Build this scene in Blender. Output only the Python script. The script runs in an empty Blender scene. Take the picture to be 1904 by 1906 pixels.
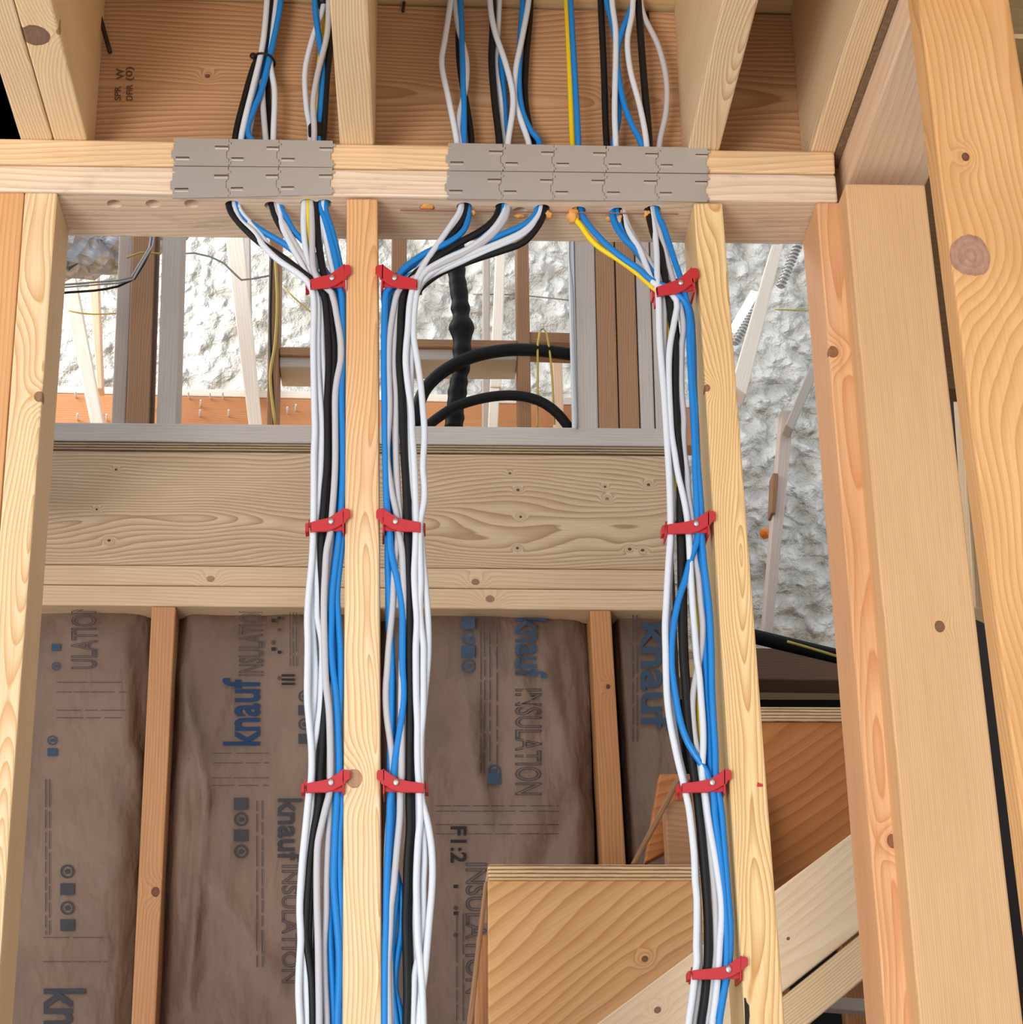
import bpy, bmesh, math, random
from mathutils import Vector, Matrix, noise
random.seed(7)
S = bpy.context.scene
COL = S.collection

# ------------------------------------------------------------------ camera
CX, CY = 952.0, 953.0                       # 1904 x 1906 frame
xd, yd, xv, yv = 750.0, 2540.0, 822.0, -8260.0
F = math.sqrt(-((xd-CX)*(xv-CX)+(CY-yd)*(CY-yv)))
ry = Vector((xd-CX, CY-yd, -F)).normalized()
rz = Vector((xv-CX, CY-yv, -F)).normalized()
rx = ry.cross(rz)
R3 = Matrix((rx, ry, rz))
H = 1.5                                      # eye height
cam_d = bpy.data.cameras.new('camera'); cam = bpy.data.objects.new('camera', cam_d); COL.objects.link(cam)
cam.matrix_world = Matrix.Translation((0, 0, H)) @ R3.to_4x4()
cam_d.sensor_fit = 'HORIZONTAL'; cam_d.sensor_width = 36; cam_d.lens = F/1904*36
cam_d.clip_start = .02
S.camera = cam
# ------------------------------------------------------------------ world and lights
w = bpy.data.worlds.new('world'); S.world = w; w.use_nodes = True
bg = w.node_tree.nodes['Background']; bg.inputs[0].default_value = (.93, .96, 1, 1); bg.inputs[1].default_value = 1.08
def area(name, loc, tgt, sx, sy, power, color):
    l = bpy.data.lights.new(name, 'AREA'); l.shape = 'RECTANGLE'; l.size = sx; l.size_y = sy; l.energy = power; l.color = color
    o = bpy.data.objects.new(name, l); COL.objects.link(o); o.location = loc
    o.rotation_euler = (Vector(tgt)-Vector(loc)).to_track_quat('-Z', 'Y').to_euler()
area('fill_light_front', (-2.0, -2.2, .8), (.1, 2.05, 2.5), 1.7, 1.4, 135, (1, .98, .96))  # added low fill behind the camera, brightens undersides; no window there
area('fill_light_upstairs', (-1.55, 3.9, 4.5), (.2, 4.8, 3.9), .5, .9, 38, (.97, .98, 1))  # added area light to brighten the foam room; no window at it
vs = S.view_settings
vs.view_transform = 'Standard'; vs.look = 'None'; vs.gamma = 1; vs.use_curve_mapping = False; vs.exposure = 0.0

# ------------------------------------------------------------------ helpers
def P(x, y, Y=None, Z=None, X=None):
    d = R3 @ Vector((x-CX, CY-y, -F))
    k = Y/d.y if Y is not None else ((Z-H)/d.z if Z is not None else X/d.x)
    p = d*k; p.z += H
    return p
FY = 2.05                                     # front plane of the near wall
ZB = P(700, 372, Y=FY).z                      # underside of the lower top plate
ZT = P(700, 268, Y=FY).z                      # top of the upper top plate
RY = 3.42                                     # plane of the rear wall

def tag(o, label=None, cat=None, group=None, kind=None):
    if label: o['label'] = label
    if cat: o['category'] = cat
    if group: o['group'] = group
    if kind: o['kind'] = kind
    return o
def link(name, me, mats=(), parent=None):
    o = bpy.data.objects.new(name, me); COL.objects.link(o)
    for m in mats: me.materials.append(m)
    if parent: o.parent = parent
    return o
def centre(o):                                 # origin to the middle of the bottom
    me = o.data
    if not me.vertices: return o
    xs = [v.co for v in me.vertices]
    c = Vector((sum(v.x for v in xs)/len(xs), sum(v.y for v in xs)/len(xs), min(v.z for v in xs)))
    me.transform(Matrix.Translation(-c)); o.location = c
    return o

# ---- node helpers
class NT:
    def __init__(s, name):
        s.m = bpy.data.materials.new(name); s.m.use_nodes = True; s.t = s.m.node_tree
        s.b = s.t.nodes['Principled BSDF']; s.b.inputs['Specular IOR Level'].default_value = .3
    def n(s, typ, **kw):
        nd = s.t.nodes.new(typ)
        for k, v in kw.items(): setattr(nd, k, v)
        return nd
    def put(s, nd, i, v):
        if v is None: return
        if hasattr(v, 'default_value') or isinstance(v, bpy.types.NodeSocket): s.t.links.new(v, nd.inputs[i])
        else: nd.inputs[i].default_value = v
    def math(s, op, a, b=None, c=None, clamp=False):
        nd = s.n('ShaderNodeMath', operation=op); nd.use_clamp = clamp
        s.put(nd, 0, a); s.put(nd, 1, b); s.put(nd, 2, c); return nd.outputs[0]
    def vmul(s, v, k):
        nd = s.n('ShaderNodeVectorMath', operation='MULTIPLY'); s.put(nd, 0, v); s.put(nd, 1, k); return nd.outputs[0]
    def noise(s, v, scale=1., detail=2., rough=.5, dist=0.):
        nd = s.n('ShaderNodeTexNoise'); s.put(nd, 'Vector', v); nd.inputs['Scale'].default_value = scale
        nd.inputs['Detail'].default_value = detail; nd.inputs['Roughness'].default_value = rough; nd.inputs['Distortion'].default_value = dist
        return nd.outputs['Fac']
    def mix(s, f, a, b, mode='MIX'):
        nd = s.n('ShaderNodeMix', data_type='RGBA', blend_type=mode)
        s.put(nd, 0, f); s.put(nd, 6, a); s.put(nd, 7, b); return nd.outputs[2]
    def ramp(s, f, pts, interp='LINEAR'):
        nd = s.n('ShaderNodeValToRGB'); s.put(nd, 0, f); cr = nd.color_ramp; cr.interpolation = interp
        while len(cr.elements) < len(pts): cr.elements.new(.5)
        for e, (p, c) in zip(cr.elements, pts): e.position = p; e.color = c if len(c) == 4 else (*c, 1)
        return nd.outputs[0]
    def bump(s, h, strength=.3, dist=.001):
        nd = s.n('ShaderNodeBump'); s.put(nd, 'Height', h); nd.inputs['Strength'].default_value = strength; nd.inputs['Distance'].default_value = dist
        s.t.links.new(nd.outputs[0], s.b.inputs['Normal'])
def L(r, g, b):                                # sRGB 0-255 -> linear rgba
    f = lambda c: ((c/255+.055)/1.055)**2.4 if c > 10 else c/255/12.92
    return (f(r), f(g), f(b), 1)
def sc(c, k): return (c[0]*k, c[1]*k, c[2]*k, 1)

def wood(name, light, dark, freq=260, u0=0., v0=.02, tilt=.01, warp=.012, amt=.75, knots=(), rough=.62, blotch=.25, seed=0, sharp=.75, dirt=0., grad=None):
    """pine: growth rings round a pith line, in board coordinates u (across), v (through), w (along)"""
    T = NT(name)
    at = T.n('ShaderNodeAttribute', attribute_name='wood').outputs['Vector']
    off = T.n('ShaderNodeVectorMath', operation='ADD'); T.put(off, 0, at); off.inputs[1].default_value = (seed*3.1, seed*1.7, seed*2.3)
    o = off.outputs[0]
    sp = T.n('ShaderNodeSeparateXYZ'); T.put(sp, 0, at); u, v, ww = sp.outputs
    n1 = T.noise(T.vmul(o, (7, 7, 2.2)), 1, 1.5)
    n2 = T.noise(T.vmul(o, (11, 11, 3.5)), 1, 1)
    n3 = T.noise(T.vmul(o, (60, 60, 7)), 1, 2)
    uu = T.math('ADD', T.math('ADD', u, -u0), T.math('MULTIPLY', T.math('SUBTRACT', n1, .5), warp*3))
    vv = T.math('ADD', T.math('ADD', v, v0), T.math('ADD', T.math('MULTIPLY', ww, tilt), T.math('MULTIPLY', T.math('SUBTRACT', n2, .5), warp*2)))
    r = T.math('SQRT', T.math('ADD', T.math('MULTIPLY', uu, uu), T.math('MULTIPLY', vv, vv)))
    rings = T.math('ADD', T.math('MULTIPLY', r, freq), T.math('MULTIPLY', n3, .5))
    masks = []
    for (ku, kw, kr, kc) in knots:
        du = T.math('DIVIDE', T.math('ADD', u, -ku), kr); dw = T.math('DIVIDE', T.math('ADD', ww, -kw), kr*1.2)
        d2 = T.math('ADD', T.math('MULTIPLY', du, du), T.math('MULTIPLY', dw, dw))
        lw = T.math('DIVIDE', T.math('ADD', ww, -kw), kr*3.2)
        d2b = T.math('ADD', T.math('MULTIPLY', T.math('MULTIPLY', du, du), .16), T.math('MULTIPLY', lw, lw))
        e = T.math('POWER', 2.718, T.math('MULTIPLY', d2b, -1.))
        rings = T.math('ADD', rings, T.math('MULTIPLY', e, 3.2))
        d = T.math('ADD', T.math('ADD', T.math('SQRT', d2), T.math('MULTIPLY', T.math('SUBTRACT', n3, .5), .7)), T.math('MULTIPLY', T.math('ADD', v, -.008, clamp=True), 60))
        masks.append((d, kc))
    kn_ = T.noise(T.vmul(o, (150, 150, 90)), 1, 3, .6) if knots else None
    fr = T.math('FRACT', rings)
    band = T.ramp(fr, [(0, (0, 0, 0)), (sharp*.45, (.1, .1, .1)), (sharp, (.62,)*3), (.93, (1, 1, 1)), (1, (0, 0, 0))])
    bandf = T.math('MULTIPLY', band, amt)
    col = T.mix(bandf, light, dark)
    if grad:
        g0, g1, gl, gd = grad
        gf = T.math('ADD', T.math('DIVIDE', T.math('ADD', ww, -g0), g1-g0), T.math('MULTIPLY', T.math('SUBTRACT', n2, .5), .8), clamp=True)
        col = T.mix(gf, col, T.mix(bandf, gl, gd))
    fib = T.noise(T.vmul(o, (420, 420, 9)), 1, 2, .6)
    col = T.mix(T.math('MULTIPLY', T.math('SUBTRACT', fib, .42, clamp=True), .9), col, sc(dark, .8))
    bl = T.noise(T.vmul(o, (14, 14, 4)), 1, 3)
    col = T.mix(T.math('MULTIPLY', T.ramp(bl, [(.4, (0, 0, 0)), (.75, (1, 1, 1))]), blotch), col, sc(dark, .93))
    if dirt:
        dn = T.noise(T.vmul(o, (30, 30, 9)), 1, 5, .7)
        col = T.mix(T.math('MULTIPLY', T.ramp(dn, [(.55, (0, 0, 0)), (.72, (1, 1, 1))]), dirt), col, L(110, 95, 88))
    for d, kc in masks:
        kring = T.math('FRACT', T.math('MULTIPLY', d, 3.2))
        kcol = T.mix(T.math('ADD', T.math('MULTIPLY', kring, .35), T.ramp(kn_, [(.35, (0, 0, 0)), (.7, (.65,)*3)])), kc, sc(kc, .5))
        col = T.mix(T.ramp(d, [(.0, (.85,)*3), (.85, (.9,)*3), (1.0, (1, 1, 1)), (1.12, (0, 0, 0))]), col, kcol)
        col = T.mix(T.ramp(d, [(.9, (0, 0, 0)), (1., (.6,)*3), (1.9, (0, 0, 0))]), col, sc(dark, .62))
    T.t.links.new(col, T.b.inputs['Base Color']); T.b.inputs['Roughness'].default_value = rough
    T.bump(T.math('ADD', T.math('MULTIPLY', fib, .5), T.math('MULTIPLY', band, .4)), .25, .0008)
    return T.m
def plain(name, c, rough=.5, metal=0., spec=.4, nscale=0, namt=.1, bump=0):
    T = NT(name); T.b.inputs['Roughness'].default_value = rough; T.b.inputs['Metallic'].default_value = metal
    T.b.inputs['Specular IOR Level'].default_value = spec
    tc = T.n('ShaderNodeTexCoord').outputs['Object']
    nz = T.noise(tc, nscale or 40, 3)
    T.t.links.new(T.mix(T.math('MULTIPLY', nz, namt), c, sc(c, .55)), T.b.inputs['Base Color'])
    if bump: T.bump(nz, bump, .002)
    return T.m
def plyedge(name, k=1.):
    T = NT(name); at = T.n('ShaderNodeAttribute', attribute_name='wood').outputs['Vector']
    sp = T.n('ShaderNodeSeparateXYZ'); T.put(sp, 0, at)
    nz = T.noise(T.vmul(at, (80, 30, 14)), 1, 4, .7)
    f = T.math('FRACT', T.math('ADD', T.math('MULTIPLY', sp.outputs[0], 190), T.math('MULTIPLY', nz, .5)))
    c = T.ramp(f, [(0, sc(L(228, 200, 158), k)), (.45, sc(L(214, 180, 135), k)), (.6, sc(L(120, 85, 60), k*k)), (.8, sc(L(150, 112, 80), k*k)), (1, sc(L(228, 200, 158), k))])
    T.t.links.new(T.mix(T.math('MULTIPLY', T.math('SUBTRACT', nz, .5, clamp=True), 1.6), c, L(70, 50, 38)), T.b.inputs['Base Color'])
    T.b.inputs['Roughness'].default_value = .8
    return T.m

# ---- boards
def solid(front, back, bev=.0025, seg=2):
    """closed hexahedron: front and back are 4 points each, same order"""
    bm = bmesh.new(); a = [bm.verts.new(p) for p in front]; b = [bm.verts.new(p) for p in back]
    bm.faces.new(a); bm.faces.new(b[::-1])
    for i in range(4):
        j = (i+1) % 4; bm.faces.new((a[j], a[i], b[i], b[j]))
    bmesh.ops.recalc_face_normals(bm, faces=bm.faces)
    if bev: bmesh.ops.bevel(bm, geom=bm.edges[:], offset=bev, segments=seg, affect='EDGES', profile=.5)
    return bm
_bs = 0
def setwood(me, org, ua, va, wa):
    global _bs
    _bs += 1
    at = me.attributes.new('wood', 'FLOAT_VECTOR', 'POINT')
    for i, v in enumerate(me.vertices):
        d = v.co-org; at.data[i].vector = (d.dot(ua), d.dot(va), d.dot(wa))
def board(name, quad, Y, depth, mat, label=None, cat=None, group=None, axis='z', zb=None, bev=.0025, parent=None, kind=None, back_dx=0, ext=None, knots=None, along=None):
    """quad: photo corners tl,tr,br,bl of the front face, which stands in the plane Y; depth runs away from the camera"""
    fr = [P(x, y, Y=Y) for x, y in quad]
    if zb is not None:                               # carry the board on down to height zb
        for t, b in ((0, 3), (1, 2)):
            d = fr[b]-fr[t]; fr[b] = fr[t]+d*((zb-fr[t].z)/d.z)
    bk = [p+Vector((back_dx, depth, 0)) for p in fr]
    bm = solid(fr, bk, bev)
    me = bpy.data.meshes.new(name); bm.to_mesh(me); bm.free()
    if axis == 'z': wa = ((fr[0]+fr[1])-(fr[2]+fr[3])).normalized()
    elif axis == 'x': wa = ((fr[1]+fr[2])-(fr[0]+fr[3])).normalized()
    else: wa = Vector(axis).normalized()
    va = Vector((0, 1, 0)); wa = (wa-va*wa.dot(va)).normalized(); ua = va.cross(wa)
    org = sum(fr, Vector())/4
    if zb is not None: org = Vector((org.x, org.y, P(*quad[0], Y=Y).z-.6))
    setwood(me, org, ua, va, wa)
    if callable(mat):                                  # material that needs knots placed from the photo
        def kn(x, y, r, c):
            d = P(x, y, Y=Y)-org; return (d.dot(ua), d.dot(wa), r, c)
        mat = mat(kn)
    o = centre(link(name, me, [mat], parent)) if parent is None else link(name, me, [mat], parent)
    if parent is not None:
        o.matrix_parent_inverse = parent.matrix_world.inverted() if False else Matrix.Translation(-parent.location)
    tag(o, label, cat, group, kind)
    return o
def box(name, a, b, mat, label=None, cat=None, group=None, kind=None, axis='x', bev=.002, parent=None):
    x0, y0, z0 = a; x1, y1, z1 = b
    fr = [Vector(p) for p in ((x0, y0, z1), (x1, y0, z1), (x1, y0, z0), (x0, y0, z0))]
    bk = [Vector((p.x, y1, p.z)) for p in fr]
    bm = solid(fr, bk, bev); me = bpy.data.meshes.new(name); bm.to_mesh(me); bm.free()
    org = Vector(((x0+x1)/2, y0, (z0+z1)/2))
    ax = {'x': ((0, 0, 1), (0, 1, 0), (1, 0, 0)), 'y': ((1, 0, 0), (0, 0, 1), (0, 1, 0)), 'z': ((1, 0, 0), (0, 1, 0), (0, 0, 1))}[axis]
    setwood(me, org, *[Vector(q) for q in ax])
    o = link(name, me, [mat], parent)
    if parent is None: centre(o)
    else: o.matrix_parent_inverse = Matrix.Translation(-parent.location)
    return tag(o, label, cat, group, kind)
def pmesh(name, bm, mat, parent=None):
    me = bpy.data.meshes.new(name); bm.to_mesh(me); bm.free()
    o = link(name, me, [mat] if not isinstance(mat, (list, tuple)) else mat, parent)
    if parent is None: centre(o)
    else: o.matrix_parent_inverse = Matrix.Translation(-parent.location)
    return o

# ---- tubes
def spline(pts, step=.008):
    out = []
    n = len(pts)
    for i in range(n-1):
        p0 = pts[max(i-1, 0)]; p1 = pts[i]; p2 = pts[i+1]; p3 = pts[min(i+2, n-1)]
        ln = (p2-p1).length; k = max(1, int(ln/step))
        # centripetal-ish: scale tangents
        m1 = (p2-p0)*(ln/max((p2-p0).length, 1e-6)) if i > 0 else (p2-p1)
        m2 = (p3-p1)*(ln/max((p3-p1).length, 1e-6)) if i < n-2 else (p2-p1)
        for j in range(k):
            t = j/k; t2 = t*t; t3 = t2*t
            out.append(p1*(2*t3-3*t2+1)+m1*(t3-2*t2+t)+p2*(-2*t3+3*t2)+m2*(t3-t2))
    out.append(pts[-1])
    return out
def tube(bm, pts, r, sides=10, flat=1.0, caps=True):
    rings = []; prev = None; up = Vector((0, 1, 0))
    for i, p in enumerate(pts):
        t = (pts[min(i+1, len(pts)-1)]-pts[max(i-1, 0)]).normalized()
        if prev is None:
            a = t.cross(up);
            if a.length < .1: a = t.cross(Vector((1, 0, 0)))
            a.normalize()
        else: a = (prev-t*prev.dot(t)).normalized()
        prev = a; b = t.cross(a)
        rr = r(i) if callable(r) else r
        rings.append([bm.verts.new(p+a*math.cos(q)*rr+b*math.sin(q)*rr*flat) for q in [2*math.pi*k/sides for k in range(sides)]])
    for A, B in zip(rings, rings[1:]):
        for k in range(sides):
            f = bm.faces.new((A[k], A[(k+1) % sides], B[(k+1) % sides], B[k])); f.smooth = True
    if caps: bm.faces.new(rings[0][::-1]); bm.faces.new(rings[-1])
def tubeobj(name, pts, r, mat, label=None, cat=None, group=None, parent=None, sides=10, step=.008, flat=1.):
    bm = bmesh.new(); tube(bm, spline(pts, step), r, sides, flat)
    bmesh.ops.recalc_face_normals(bm, faces=bm.faces)
    o = pmesh(name, bm, mat, parent); return tag(o, label, cat, group)
def prism(bm, pts3, off):
    """polygon pts3 extruded by off"""
    a = [bm.verts.new(p) for p in pts3]; b = [bm.verts.new(p+off) for p in pts3]
    bm.faces.new(a); bm.faces.new(b[::-1])
    n = len(a)
    for i in range(n): bm.faces.new((a[(i+1) % n], a[i], b[i], b[(i+1) % n]))
    bmesh.ops.recalc_face_normals(bm, faces=bm.faces)
def text_geo(body, outline=False):
    cu = bpy.data.curves.new('t', 'FONT'); cu.body = body; cu.size = 1
    cu.resolution_u = 3
    if not outline: cu.offset = .022
    if outline: cu.fill_mode = 'NONE'; cu.bevel_depth = .018; cu.bevel_resolution = 0
    o = bpy.data.objects.new('t', cu); COL.objects.link(o)
    dg = bpy.context.evaluated_depsgraph_get(); dg.update()
    me = bpy.data.meshes.new_from_object(o.evaluated_get(dg))
    bpy.data.objects.remove(o); bpy.data.curves.remove(cu)
    vs_ = [v.co.copy() for v in me.vertices]; fs = [tuple(p.vertices) for p in me.polygons]
    bpy.data.meshes.remove(me)
    x0 = min(v.x for v in vs_); x1 = max(v.x for v in vs_); y0 = min(v.y for v in vs_); y1 = max(v.y for v in vs_)
    return [((v.x-x0)/(x1-x0), (v.y-y0)/(y1-y0)) for v in vs_], fs
def lerp(a, b, t): return a+(b-a)*t

# ------------------------------------------------------------------ materials
PALE, PALE_D = L(233, 211, 176), L(205, 160, 105)
TAN, TAN_D = L(208, 168, 122), L(165, 112, 68)
m_rim = wood('pine_rim', L(205, 160, 116), L(158, 104, 64), 330, .12, .03, .004, .012, .8, seed=3, blotch=.3)
m_plate = wood('pine_plate', L(236, 205, 162), L(214, 168, 120), 150, .03, .02, .02, .02, .85, seed=5, dirt=.15)
m_plate2 = wood('pine_plate_pink', L(236, 214, 190), L(208, 174, 142), 130, .03, .03, .02, .02, .8, seed=8, dirt=.35)
m_header = wood('pine_header', L(204, 176, 142), L(158, 122, 88), 230, .1, .03, .01, .02, .7, seed=11)
m_joist = wood('pine_joist', L(238, 214, 178), L(204, 162, 114), 300, .03, .012, .015, .010, .9, seed=14)
m_joist2 = wood('pine_joist_wide', L(238, 214, 178), L(200, 158, 112), 280, .02, .02, .04, .02, .95, seed=16)
m_backstud = wood('pine_back', L(200, 172, 146), L(160, 128, 100), 260, .05, .03, .01, .012, .5, seed=21)
m_backdark = wood('pine_back_brown', L(168, 128, 94), L(120, 84, 58), 260, .05, .03, .01, .012, .5, seed=23)
m_backgrey = wood('pine_back_grey', L(190, 180, 172), L(160, 148, 138), 200, .05, .03, .01, .012, .35, seed=25)
m_white = wood('pine_white_overlit', L(246, 238, 226), L(222, 204, 184), 200, .05, .03, .01, .012, .4, seed=27)  # near-white tone paints in the overexposure of the upstairs braces
m_orange = wood('fir_orange', L(206, 146, 98), L(170, 108, 66), 260, .1, .03, .01, .02, .6, seed=29)
m_kstud = wood('fir_stud', L(196, 140, 94), L(150, 96, 60), 220, .05, .03, .005, .012, .5, seed=31)
m_stringer = wood('pine_stringer', L(236, 212, 178), L(214, 180, 138), 150, .06, .05, .01, .02, .4, seed=33)
m_ply = wood('plywood_face', L(226, 184, 130), L(196, 142, 88), 75, .06, .02, .05, .05, .7, seed=35, sharp=.6)
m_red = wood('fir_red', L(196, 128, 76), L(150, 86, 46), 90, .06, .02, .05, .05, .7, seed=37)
m_edge = plyedge('ply_edge')
m_deck = wood('subfloor', L(222, 190, 144), L(196, 156, 108), 60, .1, .05, .01, .06, .4, seed=39)
m_floor = plain('floor_slab', L(226, 222, 216), .8, nscale=3, namt=.15)
m_dark = plain('shade_black', L(26, 24, 24), .9)  # black colour stands for the shade of unlit rooms and the joist bay
m_steel = plain('galvanised', L(196, 195, 192), .38, .55, nscale=14, namt=.35)
m_slot = plain('galvanised_slot', L(235, 235, 230), .25, .9)
m_gap = plain('slot_shadow', L(60, 56, 52), .8)
m_redp = plain('red_plastic', L(188, 42, 48), .4, spec=.5, namt=.1)
m_nail = plain('nail_steel', L(215, 215, 215), .25, .9)
m_dnail = plain('dark_nail', L(60, 44, 36), .6, .3)
m_cw = plain('cable_white', L(212, 218, 226), .42, spec=.4, namt=.04)
m_cg = plain('cable_grey_white', L(190, 188, 192), .45, spec=.4, namt=.04)
m_cb = plain('cable_blue', L(12, 126, 204), .36, spec=.5, namt=.08)
m_ck = plain('cable_black', L(19, 18, 20), .5, spec=.35, namt=.1)
m_cy = plain('cable_yellow', L(240, 205, 20), .4, spec=.4, namt=.04)
m_foamo = plain('firestop_orange', L(238, 168, 92), .75, nscale=60, namt=.5, bump=.5)
m_tube = plain('black_tubing', L(12, 11, 11), .6, spec=.2)
m_foil = plain('duct_wrap', L(205, 207, 216), .4, 0, nscale=45, namt=1.3, bump=1)
m_ink = plain('print_blue', L(66, 80, 98), .8, spec=.1)
m_inkd = plain('print_dark', L(52, 46, 46), .8, spec=.1)
m_inkbr = plain('stamp_brown', L(112, 78, 52), .8, spec=.1)
m_caulk = plain('dark_caulk', L(150, 125, 95), .9, nscale=150, namt=1.7, bump=.6)

T = NT('duct_wrap'); tc = T.n('ShaderNodeTexCoord').outputs['Object']
vo = T.n('ShaderNodeTexVoronoi', feature='F1'); T.put(vo, 'Vector', tc); vo.inputs['Scale'].default_value = 34
T.t.links.new(T.mix(T.noise(tc, 30, 4, .6), L(225, 227, 236), L(150, 152, 162)), T.b.inputs['Base Color']); T.b.inputs['Roughness'].default_value = .4
T.bump(vo.outputs['Distance'], 1., .04); m_foil = T.m

# ------------------------------------------------------------------ setting
box('floor', (-3.2, -5, -.1), (3.2, 7.2, 0), m_floor, kind='structure', bev=0)
ZD = ZT+.235                                      # top of joists and rims
# the deck above, stopped at the stair opening
box('ceiling', (-1.6, .9, ZD), (1.6, FY+.089, ZD+.022), m_deck, kind='structure', axis='x', bev=0)

# foam covered walls of the far room: lumpy grids
T = NT('spray_foam'); tc = T.n('ShaderNodeTexCoord').outputs['Object']
vo = T.n('ShaderNodeTexVoronoi', feature='SMOOTH_F1'); T.put(vo, 'Vector', tc); vo.inputs['Scale'].default_value = 26
wv = T.n('ShaderNodeVectorMath', operation='ADD'); nzc = T.n('ShaderNodeTexNoise'); T.put(nzc, 'Vector', tc); nzc.inputs['Scale'].default_value = 11
T.put(wv, 0, tc); sv = T.n('ShaderNodeVectorMath', operation='SCALE'); T.put(sv, 0, nzc.outputs['Color']); sv.inputs['Scale'].default_value = .07
T.put(wv, 1, sv.outputs[0]); T.t.links.new(wv.outputs[0], vo.inputs['Vector'])
fn = T.noise(tc, 60, 4, .6)
T.t.links.new(T.mix(T.ramp(vo.outputs['Distance'], [(.25, (0, 0, 0)), (.75, (1, 1, 1))]), L(238, 237, 232), L(178, 174, 160)), T.b.inputs['Base Color'])
T.b.inputs['Roughness'].default_value = .45; T.b.inputs['Specular IOR Level'].default_value = .5
T.bump(T.math('ADD', T.math('MULTIPLY', vo.outputs['Distance'], -1.), T.math('MULTIPLY', fn, .3)), 1., .05)
m_foam = T.m
def foamwall(name, x0, x1, z0, z1, Y, amp=.03, side=None):
    bm = bmesh.new(); st = .0125; nx = int((x1-x0)/st); nz = int((z1-z0)/st); g = []
    for i in range(nx+1):
        row = []
        for j in range(nz+1):
            x = x0+(x1-x0)*i/nx; z = z0+(z1-z0)*j/nz
            q = Vector((x*13, z*17, 3.3 if side is None else 7.7)); q += Vector((noise.noise(q*.9), noise.noise(q*.9+Vector((5, 5, 5))), 0))*.8
            d = noise.voronoi(q)[0][0]
            hgt = amp*(1-d)+.05*noise.noise(Vector((x*2.2, z*1.3, 9)))
            row.append(bm.verts.new((x, Y-hgt, z) if side is None else (Y+hgt*side, x, z)))
        g.append(row)
    for i in range(nx):
        for j in range(nz):
            f = bm.faces.new((g[i][j], g[i+1][j], g[i+1][j+1], g[i][j+1])); f.smooth = True
    if side is not None: bmesh.ops.reverse_faces(bm, faces=bm.faces)
    r = bmesh.ops.extrude_face_region(bm, geom=bm.faces[:])
    bmesh.ops.translate(bm, vec=(0, .12, 0) if side is None else (-.12*side, 0, 0), verts=[v for v in r['geom'] if isinstance(v, bmesh.types.BMVert)])
    bmesh.ops.recalc_face_normals(bm, faces=bm.faces)
    o = pmesh(name, bm, m_foam); return tag(o, kind='structure')
foamwall('wall_back', -1.9, 2.0, H+1.62, H+3.6, 4.82)
foamwall('wall_left', 3.5, 4.7, H+1.62, H+3.6, -1.75, side=1)
# floor of the far room
box('floor', (-1.9, RY+.012, ZD-.004), (.44, 4.9, ZD+.012), m_deck, kind='structure', bev=0)
box('floor', (.47, 4.72, ZD-.02), (2.0, 4.9, ZD+.02), m_deck, kind='structure', bev=0)
# closing walls of the stairwell, dark rooms beyond it
m_wallp = plain('brown_panel', L(92, 72, 58), .85, nscale=8, namt=.4)
box('wall_back', (-1.9, RY+.2, 0), (.47, RY+.24, ZT), m_wallp, kind='structure', bev=0)
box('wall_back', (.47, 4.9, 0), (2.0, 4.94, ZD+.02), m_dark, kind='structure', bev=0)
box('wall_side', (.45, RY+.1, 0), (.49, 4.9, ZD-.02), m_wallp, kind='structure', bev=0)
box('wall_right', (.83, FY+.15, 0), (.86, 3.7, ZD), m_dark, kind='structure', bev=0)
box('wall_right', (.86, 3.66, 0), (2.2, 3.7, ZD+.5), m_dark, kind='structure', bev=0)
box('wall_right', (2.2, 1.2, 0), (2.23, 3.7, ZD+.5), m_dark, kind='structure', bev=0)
box('ceiling', (.64, FY+.14, ZD+.03), (.88, 2.6, ZD+.05), m_deck, kind='structure', bev=0)
box('ceiling', (.86, FY+.12, ZD), (2.2, 3.7, ZD+.022), m_deck, kind='structure', bev=0)
# joist bay left of the doubled joist, lined black to paint in its darkness
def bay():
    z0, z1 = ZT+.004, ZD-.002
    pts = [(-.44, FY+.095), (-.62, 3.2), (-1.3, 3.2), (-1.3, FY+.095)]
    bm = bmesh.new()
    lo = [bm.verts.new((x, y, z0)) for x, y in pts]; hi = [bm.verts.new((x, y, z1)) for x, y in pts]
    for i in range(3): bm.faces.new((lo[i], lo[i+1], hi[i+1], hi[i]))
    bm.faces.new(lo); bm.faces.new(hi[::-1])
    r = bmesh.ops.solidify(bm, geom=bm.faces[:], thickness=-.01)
    return tag(pmesh('joist_bay', bm, m_dark), kind='structure')
bay()

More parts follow.
